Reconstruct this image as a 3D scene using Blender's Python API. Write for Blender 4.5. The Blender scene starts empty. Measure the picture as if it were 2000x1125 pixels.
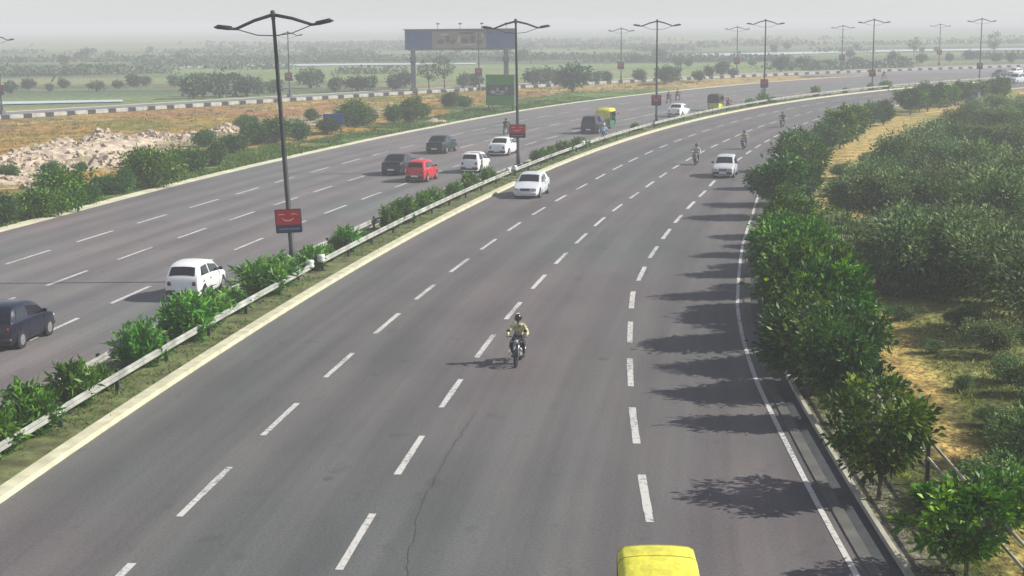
import bpy, bmesh, math, random
import numpy as np
from mathutils import Vector, Matrix
R = math.radians
random.seed(7)
scn = bpy.context.scene
col = scn.collection

# ------------------------------------------------------------------ camera, sky, sun, exposure
CAM_H, FOC, PITCH, ROLL = 10.5, 3000.0, math.atan(517.5 / 3000.0), R(0.46)
cam_data = bpy.data.cameras.new('camera')
cam = bpy.data.objects.new('camera', cam_data); col.objects.link(cam)
cam.location = (0, 0, CAM_H)
cam_data.sensor_width = 36.0; cam_data.lens = 36.0 * FOC / 2000.0
cam_data.clip_start = 0.5; cam_data.clip_end = 30000
_rot = Matrix.Rotation(math.pi / 2 - PITCH, 3, 'X') @ Matrix.Rotation(-ROLL, 3, 'Z')
cam.rotation_euler = _rot.to_euler()
scn.camera = cam
scn.view_settings.view_transform = 'Standard'
scn.view_settings.look = 'None'
scn.view_settings.exposure = 0.54
scn.view_settings.gamma = 1.0
world = bpy.data.worlds.new('World'); scn.world = world; world.use_nodes = True
wn = world.node_tree
bg = wn.nodes['Background']
sky = wn.nodes.new('ShaderNodeTexSky'); sky.sky_type = 'NISHITA'; sky.sun_disc = False
sky.sun_elevation = R(35.5); sky.sun_rotation = R(90)
sky.air_density = 1.0; sky.dust_density = 0.2; sky.ozone_density = 3.0
_hs = wn.nodes.new('ShaderNodeHueSaturation'); _hs.inputs['Saturation'].default_value = 0.35
_tint = wn.nodes.new('ShaderNodeMix'); _tint.data_type = 'RGBA'; _tint.blend_type = 'MULTIPLY'; _tint.inputs[0].default_value = 1.0
_tint.inputs[7].default_value = (0.95, 0.965, 1.055, 1)
wn.links.new(sky.outputs[0], _hs.inputs['Color']); wn.links.new(_hs.outputs[0], _tint.inputs[6]); wn.links.new(_tint.outputs[2], bg.inputs[0]); bg.inputs[1].default_value = 0.085
sun_d = bpy.data.lights.new('sun', 'SUN'); sun_d.energy = 4.6; sun_d.angle = R(0.5); sun_d.color = (1.0, 0.95, 0.865)
sun = bpy.data.objects.new('sun', sun_d); col.objects.link(sun)
sun.rotation_euler = (0, R(54.5), 0); sun.location = (50, 0, 60)

def ground_point(px, py, z=0.0):
    """where the sight line through a pixel of the 2000 px wide photo meets height z"""
    v = _rot @ Vector(((px - 1000) / FOC, -(py - 562.5) / FOC, -1.0))
    t = (z - CAM_H) / v.z
    return Vector((v.x * t, v.y * t, z))

# ------------------------------------------------------------------ road reference line
PC = [1.8071834306607821, -5.634468509742416, 15.019868670656187, 2.799685744147752, -14.04362156770549]
_ys = np.arange(5, 620, 0.5)
_c = np.array(PC)
_sl = np.polyval(np.polyder(_c), 2.75) / 100
_xs = np.where(_ys < 275, np.polyval(_c, _ys / 100), np.polyval(_c, 2.75) + _sl * (_ys - 275))
RP = np.stack([_xs, _ys], 1)
RT = np.gradient(RP, axis=0); RT /= np.linalg.norm(RT, axis=1)[:, None]
RS = np.concatenate([[0], np.cumsum(np.linalg.norm(np.diff(RP, axis=0), axis=1))])

def road_xy(s, o):
    x = np.interp(s, RS, RP[:, 0]); y = np.interp(s, RS, RP[:, 1])
    tx = np.interp(s, RS, RT[:, 0]); ty = np.interp(s, RS, RT[:, 1])
    return x + o * ty, y - o * tx
def road_dir(s):
    tx = float(np.interp(s, RS, RT[:, 0])); ty = float(np.interp(s, RS, RT[:, 1]))
    return tx, ty
def road_so(x, y):
    d = (RP[:, 0] - x) ** 2 + (RP[:, 1] - y) ** 2
    i = int(np.argmin(d)); dx, dy = x - RP[i, 0], y - RP[i, 1]
    return float(RS[i]), float(dx * RT[i, 1] - dy * RT[i, 0])
def road_so_arr(X, Y):
    S = np.empty(len(X)); O = np.empty(len(X))
    for k in range(0, len(X), 4000):
        x = X[k:k + 4000, None]; y = Y[k:k + 4000, None]
        i = np.argmin((RP[None, :, 0] - x) ** 2 + (RP[None, :, 1] - y) ** 2, axis=1)
        dx = x[:, 0] - RP[i, 0]; dy = y[:, 0] - RP[i, 1]
        S[k:k + 4000] = RS[i]; O[k:k + 4000] = dx * RT[i, 1] - dy * RT[i, 0]
    return S, O
def table(*p):
    a = np.array(p, float)
    return lambda s: np.interp(s, a[:, 0], a[:, 1])
O_A = table((0, 4.5), (30, 4.48), (60, 4.4), (80, 4.45), (100, 4.7), (140, 4.6), (200, 4.3), (400, 4.2))
O_B = table((0, 8.75), (25, 8.66), (50, 8.52), (80, 8.58), (95, 8.8), (140, 8.8), (200, 8.2), (400, 8.0))
O_C = table((0, 16.6), (28, 14.66), (38, 13.87), (47, 13.25), (57, 12.6), (66, 12.5), (80, 12.6), (95, 12.8), (140, 12.4), (200, 11.6), (400, 11.5))
O_R = table((0, 20.6), (25, 18.6), (34.6, 17.85), (42, 17.25), (48, 16.9), (54, 16.66), (61, 16.57), (70, 16.45), (83, 16.4), (110, 15.8), (130, 15.2), (160, 14.6), (200, 14.0), (260, 13.6), (400, 13.5))
O_N = table((0, -6.9), (45, -7.03), (75, -7.25), (120, -7.4), (200, -8.0), (400, -8.5))
O_M = table((0, -11.3), (60, -11.45), (90, -11.6), (130, -12.2), (200, -13.6), (400, -15))
O_L = table((0, -15.7), (60, -15.95), (90, -16.1), (130, -17.2), (200, -19.6), (400, -22))
O_LE = table((0, -22.0), (75, -22.1), (95, -22.6), (115, -22.9), (135, -23.4), (150, -23.8), (176, -25.4), (196, -26.5), (217, -27.5), (239, -29), (263, -31.5), (300, -34), (600, -44))

# ------------------------------------------------------------------ helpers
def link(o, parent=None):
    col.objects.link(o)
    if parent is not None: o.parent = parent
    return o
def tag(o, label=None, cat=None, group=None, kind=None):
    if label: o['label'] = label
    if cat: o['category'] = cat
    if group: o['group'] = group
    if kind: o['kind'] = kind
    return o
def empty(name, loc=(0, 0, 0), rz=0.0):
    o = bpy.data.objects.new(name, None); col.objects.link(o)
    o.location = loc; o.rotation_euler = (0, 0, rz); o.empty_display_size = 0.3
    return o
def copy_tree(o, parent=None):
    c = o.copy(); col.objects.link(c)
    if parent is not None:
        c.parent = parent
    for ch in list(o.children): copy_tree(ch, c)
    return c

class MB:
    def __init__(s): s.v = []; s.f = []; s.m = []; s.sm = []; s.mi = 0; s.smooth = False
    def face(s, idx): s.f.append(tuple(idx)); s.m.append(s.mi); s.sm.append(s.smooth)
    def add(s, verts, faces):
        b = len(s.v); s.v += [tuple(p) for p in verts]
        for f in faces: s.face([b + i for i in f])
    def box(s, c, d, rot=None, taper=1.0, bevel=0.0):
        x, y, z = d[0] / 2, d[1] / 2, d[2] / 2
        if bevel > 0:
            b = min(bevel, x * .9, y * .9, z * .9)
            rings = [(-z, b), (-z + b, 0), (z - b, 0), (z, b)]
            P = []
            for zz, i in rings:
                tp = taper if zz > 0 else 1.0
                X, Y = (x - i) * tp, (y - i) * tp
                k = b * .6
                P += [(-X, -Y + k, zz), (-X + k, -Y, zz), (X - k, -Y, zz), (X, -Y + k, zz), (X, Y - k, zz), (X - k, Y, zz), (-X + k, Y, zz), (-X, Y - k, zz)]
            F = [tuple(range(7, -1, -1)), tuple(range(24, 32))]
            for r in range(3):
                for i in range(8): F.append((r * 8 + i, r * 8 + (i + 1) % 8, r * 8 + 8 + (i + 1) % 8, r * 8 + 8 + i))
        else:
            P = [(-x, -y, -z), (x, -y, -z), (x, y, -z), (-x, y, -z), (-x * taper, -y * taper, z), (x * taper, -y * taper, z), (x * taper, y * taper, z), (-x * taper, y * taper, z)]
            F = [(3, 2, 1, 0), (4, 5, 6, 7), (0, 1, 5, 4), (1, 2, 6, 5), (2, 3, 7, 6), (3, 0, 4, 7)]
        c = Vector(c)
        s.add([c + (rot @ Vector(p) if rot else Vector(p)) for p in P], F)
    def tube(s, pts, rad, n=8, cap=True):
        pts = [Vector(p) for p in pts]
        rs = rad if isinstance(rad, (list, tuple)) else [rad] * len(pts)
        b = len(s.v); prev = None
        for i, p in enumerate(pts):
            t = (pts[min(i + 1, len(pts) - 1)] - pts[max(i - 1, 0)]).normalized()
            u = Vector((0, 0, 1)) if abs(t.z) < 0.92 else Vector((0, 1, 0))
            a = t.cross(u).normalized()
            if prev is not None:
                a2 = (prev - t * prev.dot(t))
                if a2.length > 1e-4: a = a2.normalized()
            prev = a
            c = t.cross(a)
            for k in range(n):
                th = 2 * math.pi * k / n
                s.v.append(tuple(p + (a * math.cos(th) + c * math.sin(th)) * rs[i]))
        for i in range(len(pts) - 1):
            for k in range(n):
                s.face((b + i * n + k, b + i * n + (k + 1) % n, b + (i + 1) * n + (k + 1) % n, b + (i + 1) * n + k))
        if cap:
            s.face([b + k for k in range(n)][::-1]); e = b + (len(pts) - 1) * n
            s.face([e + k for k in range(n)])
    def lathe(s, c, axis, prof, n=16):
        """prof: (distance along axis, radius)"""
        s.tube([Vector(c) + Vector(axis).normalized() * a for a, r in prof], [max(r, 1e-3) for a, r in prof], n)
    def ball(s, c, r, nu=10, nv=7):
        rx, ry, rz = r if isinstance(r, (tuple, list)) else (r, r, r)
        b = len(s.v); c = Vector(c)
        for j in range(1, nv):
            ph = math.pi * j / nv
            for i in range(nu):
                th = 2 * math.pi * i / nu
                s.v.append((c.x + rx * math.sin(ph) * math.cos(th), c.y + ry * math.sin(ph) * math.sin(th), c.z + rz * math.cos(ph)))
        s.v.append((c.x, c.y, c.z + rz)); s.v.append((c.x, c.y, c.z - rz)); T, Bm = len(s.v) - 2, len(s.v) - 1
        for j in range(nv - 2):
            for i in range(nu):
                a = b + j * nu + i; a2 = b + j * nu + (i + 1) % nu
                s.face((a, a + nu, a2 + nu, a2))
        for i in range(nu):
            s.face((T, b + i, b + (i + 1) % nu)); q = b + (nv - 2) * nu
            s.face((Bm, q + (i + 1) % nu, q + i))
    def quad(s, a, b, c, d): s.add([a, b, c, d], [(0, 1, 2, 3)])
    def build(s, name, mats, parent=None, smooth=False, loc=None):
        me = bpy.data.meshes.new(name); me.from_pydata(s.v, [], s.f)
        if not isinstance(mats, (list, tuple)): mats = [mats]
        for m in mats: me.materials.append(m)
        if len(mats) > 1: me.polygons.foreach_set('material_index', s.m)
        if smooth: me.polygons.foreach_set('use_smooth', [True] * len(me.polygons))
        elif any(s.sm): me.polygons.foreach_set('use_smooth', s.sm)
        me.update()
        o = bpy.data.objects.new(name, me)
        if loc: o.location = loc
        return link(o, parent)

# ------------------------------------------------------------------ materials
def new_mat(name):
    m = bpy.data.materials.new(name); m.use_nodes = True
    return m, m.node_tree, m.node_tree.nodes['Principled BSDF']
def mat(name, c, rough=0.6, metal=0.0, var=0.15, scale=6.0, bump=0.0, bscale=40.0, coat=0.0, hue2=None, spec=0.5):
    m, nt, b = new_mat(name)
    b.inputs['Roughness'].default_value = rough; b.inputs['Metallic'].default_value = metal
    b.inputs['Specular IOR Level'].default_value = spec
    b.inputs['Coat Weight'].default_value = coat
    tc = nt.nodes.new('ShaderNodeTexCoord')
    n = nt.nodes.new('ShaderNodeTexNoise'); n.inputs['Scale'].default_value = scale; n.inputs['Detail'].default_value = 6
    nt.links.new(tc.outputs['Object'], n.inputs['Vector'])
    r = nt.nodes.new('ShaderNodeValToRGB')
    c2 = hue2 if hue2 else c
    r.color_ramp.elements[0].position = 0.3; r.color_ramp.elements[1].position = 0.7
    r.color_ramp.elements[0].color = (*[x * (1 - var) for x in c], 1); r.color_ramp.elements[1].color = (*[min(1, x * (1 + var)) for x in c2], 1)
    nt.links.new(n.outputs['Fac'], r.inputs['Fac']); nt.links.new(r.outputs['Color'], b.inputs['Base Color'])
    if bump > 0:
        n2 = nt.nodes.new('ShaderNodeTexNoise'); n2.inputs['Scale'].default_value = bscale; n2.inputs['Detail'].default_value = 5
        nt.links.new(tc.outputs['Object'], n2.inputs['Vector'])
        bp = nt.nodes.new('ShaderNodeBump'); bp.inputs['Strength'].default_value = bump; bp.inputs['Distance'].default_value = 0.05
        nt.links.new(n2.outputs['Fac'], bp.inputs['Height']); nt.links.new(bp.outputs['Normal'], b.inputs['Normal'])
    return m
def glass_mat(name, c=(0.01, 0.013, 0.018), rough=0.08):
    m, nt, b = new_mat(name)
    b.inputs['Base Color'].default_value = (*c, 1); b.inputs['Roughness'].default_value = rough
    b.inputs['Specular IOR Level'].default_value = 0.6
    return m
_paint = {}
def paint(c, rough=0.32):
    k = tuple(c)
    if k not in _paint: _paint[k] = mat('car_paint', c, rough, 0.0, 0.07, 2.0, coat=0.3)
    return _paint[k]

def leaf_mat(name, dark, mid, light, rough=0.5, transl=0.25):
    m, nt, b = new_mat(name)
    at = nt.nodes.new('ShaderNodeAttribute'); at.attribute_name = 'tint'; at.attribute_type = 'GEOMETRY'
    oi = nt.nodes.new('ShaderNodeObjectInfo')
    r = nt.nodes.new('ShaderNodeValToRGB')
    r.color_ramp.elements[0].color = (*dark, 1); r.color_ramp.elements[1].color = (*light, 1)
    e = r.color_ramp.elements.new(0.55); e.color = (*mid, 1)
    nt.links.new(at.outputs['Fac'], r.inputs['Fac'])
    hs = nt.nodes.new('ShaderNodeHueSaturation')
    mr = nt.nodes.new('ShaderNodeMapRange'); mr.inputs['To Min'].default_value = 0.75; mr.inputs['To Max'].default_value = 1.25
    nt.links.new(oi.outputs['Random'], mr.inputs['Value']); nt.links.new(mr.outputs['Result'], hs.inputs['Value'])
    mr2 = nt.nodes.new('ShaderNodeMapRange'); mr2.inputs['To Min'].default_value = 0.480; mr2.inputs['To Max'].default_value = 0.515
    nt.links.new(oi.outputs['Random'], mr2.inputs['Value']); nt.links.new(mr2.outputs['Result'], hs.inputs['Hue'])
    hs.inputs['Saturation'].default_value = 1.14
    nt.links.new(r.outputs['Color'], hs.inputs['Color'])
    b.inputs['Roughness'].default_value = rough; b.inputs['Specular IOR Level'].default_value = 0.35
    nt.links.new(hs.outputs['Color'], b.inputs['Base Color'])
    tr = nt.nodes.new('ShaderNodeBsdfTranslucent'); nt.links.new(hs.outputs['Color'], tr.inputs['Color'])
    mx = nt.nodes.new('ShaderNodeMixShader'); mx.inputs[0].default_value = transl
    out = nt.nodes['Material Output']
    nt.links.new(b.outputs[0], mx.inputs[1]); nt.links.new(tr.outputs[0], mx.inputs[2]); nt.links.new(mx.outputs[0], out.inputs[0])
    return m

M = {}
M['steel'] = mat('galvanised_steel', (0.62, 0.64, 0.62), 0.45, 0.25, 0.12, 3.0)
M['railpaint'] = mat('weathered_rail_paint', (0.31, 0.32, 0.285), 0.65, 0.0, 0.4, 1.6)
M['pole'] = mat('dark_pole_steel', (0.045, 0.05, 0.052), 0.55, 0.3, 0.3, 1.2)
M['lamp'] = mat('lamp_housing', (0.03, 0.03, 0.035), 0.5, 0.2, 0.2, 5)
M['rubber'] = mat('tyre_rubber', (0.012, 0.012, 0.012), 0.85, 0, 0.2, 10)
M['black'] = mat('black_plastic', (0.015, 0.015, 0.017), 0.5, 0, 0.2, 10)
M['rim'] = mat('wheel_rim', (0.35, 0.35, 0.36), 0.4, 0.6, 0.1, 5)
M['chrome'] = mat('chrome', (0.6, 0.6, 0.62), 0.18, 1.0, 0.05, 5)
M['glass'] = glass_mat('window_glass')
M['glassdust'] = glass_mat('dusty_glass', (0.10, 0.12, 0.14), 0.25)
M['headlamp'] = glass_mat('headlamp_glass', (0.36, 0.38, 0.40), 0.15)
M['taillamp'] = glass_mat('tail_lamp', (0.12, 0.006, 0.006), 0.2)
M['indicator'] = glass_mat('indicator_lamp', (0.6, 0.22, 0.02), 0.25)
M['plate'] = mat('number_plate', (0.72, 0.72, 0.70), 0.5, 0, 0.03, 3)
M['plate_y'] = mat('yellow_plate', (0.72, 0.5, 0.03), 0.5, 0, 0.03, 3)
M['bark'] = mat('bark', (0.10, 0.075, 0.05), 0.9, 0, 0.35, 12, 0.5, 30)
M['white_paint'] = mat('road_paint', (0.60, 0.59, 0.565), 0.7, 0, 0.22, 3.5)
def worn_paint(name, c, under, p0=.36, p1=.46):
    m, nt, b = new_mat(name); tc = nt.nodes.new('ShaderNodeTexCoord')
    n = nt.nodes.new('ShaderNodeTexNoise'); n.inputs['Scale'].default_value = 7; n.inputs['Detail'].default_value = 10; n.inputs['Roughness'].default_value = .72
    n2 = nt.nodes.new('ShaderNodeTexNoise'); n2.inputs['Scale'].default_value = .35; n2.inputs['Detail'].default_value = 3
    ad = nt.nodes.new('ShaderNodeMath'); ad.operation = 'MULTIPLY_ADD'; ad.inputs[1].default_value = .45; 
    nt.links.new(tc.outputs['Object'], n.inputs['Vector']); nt.links.new(tc.outputs['Object'], n2.inputs['Vector'])
    nt.links.new(n2.outputs['Fac'], ad.inputs[0]); nt.links.new(n.outputs['Fac'], ad.inputs[2])
    r = nt.nodes.new('ShaderNodeValToRGB'); r.color_ramp.elements[0].position = p0 + .2; r.color_ramp.elements[1].position = p1 + .22
    r.color_ramp.elements[0].color = (*under, 1); r.color_ramp.elements[1].color = (*c, 1)
    nt.links.new(ad.outputs[0], r.inputs['Fac']); nt.links.new(r.outputs['Color'], b.inputs['Base Color']); b.inputs['Roughness'].default_value = .75
    return m
M['white_paint'] = worn_paint('road_paint', (0.53, 0.52, 0.49), (0.18, 0.175, 0.17), .40, .50)
M['cream'] = mat('cream_kerb_paint', (0.54, 0.52, 0.36), 0.75, 0, 0.2, 1.8, 0.2, 20)
M['dust'] = mat('dusty_margin', (0.60, 0.57, 0.41), 0.9, 0, 0.2, 0.7, 0.2, 15)
M['concrete'] = mat('old_concrete', (0.10, 0.10, 0.088), 0.85, 0, 0.3, 1.3, 0.3, 20)
M['concrete_l'] = mat('pale_concrete', (0.36, 0.35, 0.27), 0.85, 0, 0.25, 1.6, 0.3, 20)
M['concrete_d'] = mat('damp_channel', (0.045, 0.05, 0.055), 0.7, 0, 0.3, 2.0)  # dark tone for the drain bed, darker than its sides
M['skin'] = mat('skin', (0.28, 0.15, 0.09), 0.55, 0, 0.05, 20)
M['shoe'] = mat('shoe_leather', (0.03, 0.022, 0.018), 0.5)
M['canvas_y'] = mat('yellow_canopy', (0.64, 0.61, 0.06), 0.75, 0, 0.2, 3.0, 0.6, 5)
M['seam'] = mat('canopy_seam', (0.35, 0.33, 0.03), 0.7)
M['green_p'] = mat('green_body_paint', (0.03, 0.16, 0.07), 0.4, 0, 0.1, 3, coat=0.3)

L_MED = leaf_mat('leaf_median', (0.030, 0.085, 0.018), (0.085, 0.22, 0.035), (0.24, 0.42, 0.10))
L_TREE = leaf_mat('leaf_roadside', (0.016, 0.055, 0.008), (0.066, 0.175, 0.016), (0.32, 0.48, 0.05))
L_DARK = leaf_mat('leaf_dark', (0.018, 0.052, 0.014), (0.045, 0.120, 0.026), (0.18, 0.30, 0.07))
L_SCRUB = leaf_mat('leaf_scrub', (0.034, 0.070, 0.024), (0.105, 0.182, 0.060), (0.40, 0.52, 0.22), 0.6, 0.3)
L_FAR_HAZED = leaf_mat('leaf_far', (0.045, 0.080, 0.050), (0.085, 0.14, 0.080), (0.15, 0.21, 0.12), 0.7, 0.2)  # paler, low-contrast greens: distance haze painted into the leaf colour
L_DRY = leaf_mat('grass_blades', (0.07, 0.075, 0.02), (0.14, 0.175, 0.035), (0.38, 0.38, 0.11), 0.8, 0.3)
L_GRASS = leaf_mat('green_grass_blades', (0.03, 0.07, 0.015), (0.08, 0.14, 0.03), (0.22, 0.27, 0.08), 0.8, 0.3)

def asphalt(name, base, seed, tint=(1.08, 0.98, 1.0)):
    m, nt, b = new_mat(name)
    uv = nt.nodes.new('ShaderNodeUVMap'); uv.uv_map = 'road'
    tc = nt.nodes.new('ShaderNodeTexCoord')
    def noise(vec, sc, sx, sy, det=5, off=0):
        mp = nt.nodes.new('ShaderNodeMapping'); mp.inputs['Scale'].default_value = (sx, sy, 1); mp.inputs['Location'].default_value = (seed + off, seed * 2 + off, 0)
        nt.links.new(vec, mp.inputs['Vector'])
        n = nt.nodes.new('ShaderNodeTexNoise'); n.inputs['Scale'].default_value = sc; n.inputs['Detail'].default_value = det
        nt.links.new(mp.outputs[0], n.inputs['Vector']); return n.outputs['Fac']
    def ramp(fac, p0, c0, p1, c1):
        r = nt.nodes.new('ShaderNodeValToRGB'); r.color_ramp.elements[0].position = p0; r.color_ramp.elements[1].position = p1
        r.color_ramp.elements[0].color = (*c0, 1); r.color_ramp.elements[1].color = (*c1, 1)
        nt.links.new(fac, r.inputs['Fac']); return r.outputs['Color']
    def mul(a, c, f=1.0):
        x = nt.nodes.new('ShaderNodeMix'); x.data_type = 'RGBA'; x.blend_type = 'MULTIPLY'; x.inputs[0].default_value = f
        nt.links.new(a, x.inputs[6]); nt.links.new(c, x.inputs[7]); return x.outputs[2]
    b0 = (base * tint[0], base * tint[1], base * tint[2])
    b1 = (base * 0.94, base * 0.98, base * 0.95)
    base_c = ramp(noise(uv.outputs[0], 0.10, 0.35, 1.0, 3), 0.38, b1, 0.62, b0)
    lane = ramp(noise(uv.outputs[0], 1.0, 0.02, 0.55, 4, 5), 0.35, (0.88, 0.89, 0.91), 0.62, (1.06, 1.05, 1.04))
    streak = ramp(noise(uv.outputs[0], 1.0, 0.05, 3.0, 6, 11), 0.38, (0.93, 0.93, 0.93), 0.62, (1.04, 1.04, 1.04))
    patch = ramp(noise(uv.outputs[0], 0.30, 0.5, 1.0, 10, 17), 0.36, (0.88, 0.88, 0.885), 0.60, (1.04, 1.04, 1.03))
    grain = ramp(noise(tc.outputs['Object'], 14.0, 1, 1, 4, 3), 0.3, (0.78, 0.78, 0.78), 0.7, (1.18, 1.18, 1.18))
    spots = ramp(noise(uv.outputs[0], 1.0, 0.9, 1.3, 2, 31), 0.27, (0.84, 0.84, 0.84), 0.36, (1, 1, 1))
    sx_ = nt.nodes.new('ShaderNodeSeparateXYZ'); nt.links.new(uv.outputs[0], sx_.inputs[0])
    mm = nt.nodes.new('ShaderNodeMath'); mm.operation = 'MULTIPLY'; mm.inputs[1].default_value = 2 * math.pi / 2.08; nt.links.new(sx_.outputs['Y'], mm.inputs[0])
    sn = nt.nodes.new('ShaderNodeMath'); sn.operation = 'SINE'; nt.links.new(mm.outputs[0], sn.inputs[0])
    mrn = nt.nodes.new('ShaderNodeMapRange'); mrn.inputs['From Min'].default_value = -1; nt.links.new(sn.outputs[0], mrn.inputs['Value'])
    base_c = mul(base_c, ramp(mrn.outputs[0], 0.1, (0.90, 0.90, 0.905), 0.8, (1.045, 1.045, 1.04)))
    c = mul(mul(mul(mul(mul(base_c, lane), streak), patch), grain), spots)
    nt.links.new(c, b.inputs['Base Color'])
    b.inputs['Roughness'].default_value = 0.82; b.inputs['Specular IOR Level'].default_value = 0.35
    bp = nt.nodes.new('ShaderNodeBump'); bp.inputs['Strength'].default_value = 0.25; bp.inputs['Distance'].default_value = 0.01
    nt.links.new(noise(tc.outputs['Object'], 60.0, 1, 1, 2), bp.inputs['Height']); nt.links.new(bp.outputs[0], b.inputs['Normal'])
    return m
M['asphalt_r'] = asphalt('asphalt_near', 0.120, 3.1, (1.12, 0.975, 0.985))
M['asphalt_l'] = asphalt('asphalt_left', 0.155, 9.7, (1.13, 0.975, 0.98))
M['asphalt_f'] = asphalt('asphalt_far', 0.20, 14.2, (1.03, 0.99, 1.02))

# ------------------------------------------------------------------ terrain (one sheet to the horizon)
def vnoise(x, y, seed=0):
    def h(i, j): 
        v = np.sin(i * 127.1 + j * 311.7 + seed * 17.3) * 43758.5453
        return v - np.floor(v)
    i = np.floor(x); j = np.floor(y); fx = x - i; fy = y - j
    fx = fx * fx * (3 - 2 * fx); fy = fy * fy * (3 - 2 * fy)
    return (h(i, j) * (1 - fx) + h(i + 1, j) * fx) * (1 - fy) + (h(i, j + 1) * (1 - fx) + h(i + 1, j + 1) * fx) * fy
def fbm(x, y, seed=0, o=4):
    a = 0; s = 0.5; t = 0
    for k in range(o): a = a + vnoise(x, y, seed + k) * s; t += s; s *= 0.5; x = x * 2.03; y = y * 2.03
    return a / t
def px_curve(pts, z=0): return [ground_point(a, b, z) for a, b in pts]
FARK = [(-300, 262), (0, 232), (100, 222), (270, 213), (456, 203), (560, 197), (700, 189), (820, 183), (1030, 173), (1250, 162), (1400, 154), (1500, 149), (1600, 144), (1700, 140)]
_fk = np.array([(p.x, p.y) for p in px_curve(FARK)])
# straight fit of the far kerb line
FKc = np.polyfit(_fk[:, 0], _fk[:, 1], 2)
def fark_y(x): return np.polyval(FKc, np.clip(x, -110, 90)) + np.where(x > 90, (x - 90) * (2 * FKc[0] * 90 + FKc[1]), 0) + np.where(x < -110, (x + 110) * (-2 * FKc[0] * 110 + FKc[1]), 0)
PATH = px_curve([(1600, 480), (1625, 530), (1660, 570), (1700, 620), (1735, 665), (1775, 720), (1820, 795), (1868, 865), (1930, 945), (2010, 1040), (2120, 1170)])
_pth = np.array([(p.x, p.y) for p in PATH])
_py = np.linspace(_pth[-1, 1], _pth[0, 1], 120)
_pxx = np.interp(_py, _pth[::-1, 1], _pth[::-1, 0])
def dist_poly(X, Y, px, py):
    d = np.full(len(X), 1e9)
    for a, b in zip(px, py): d = np.minimum(d, (X - a) ** 2 + (Y - b) ** 2)
    return np.sqrt(d)
def terrain_height(X, Y, S, O):
    left = np.clip((O_LE(S) - 1.5 - O) / 6, 0, 1); right = np.clip((O - O_R(S) - 2.2) / 3, 0, 1)
    fk = np.clip(np.abs(Y - fark_y(X) - 5) / 6 - 1.2, 0, 1)
    h = (fbm(X / 7, Y / 7, 3) - 0.42) * 1.1
    h2 = (fbm(X / 2.2, Y / 2.2, 8) - 0.5) * 0.22
    near = (Y < 420)
    far_side = Y > fark_y(X)
    z = np.where(far_side, 0.15 * h * fk, (left * (h * 1.0 + h2) * fk + right * (h * 0.35 + h2 * 0.8)))
    z = np.where(near, z, 0) - 0.06
    return z
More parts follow.
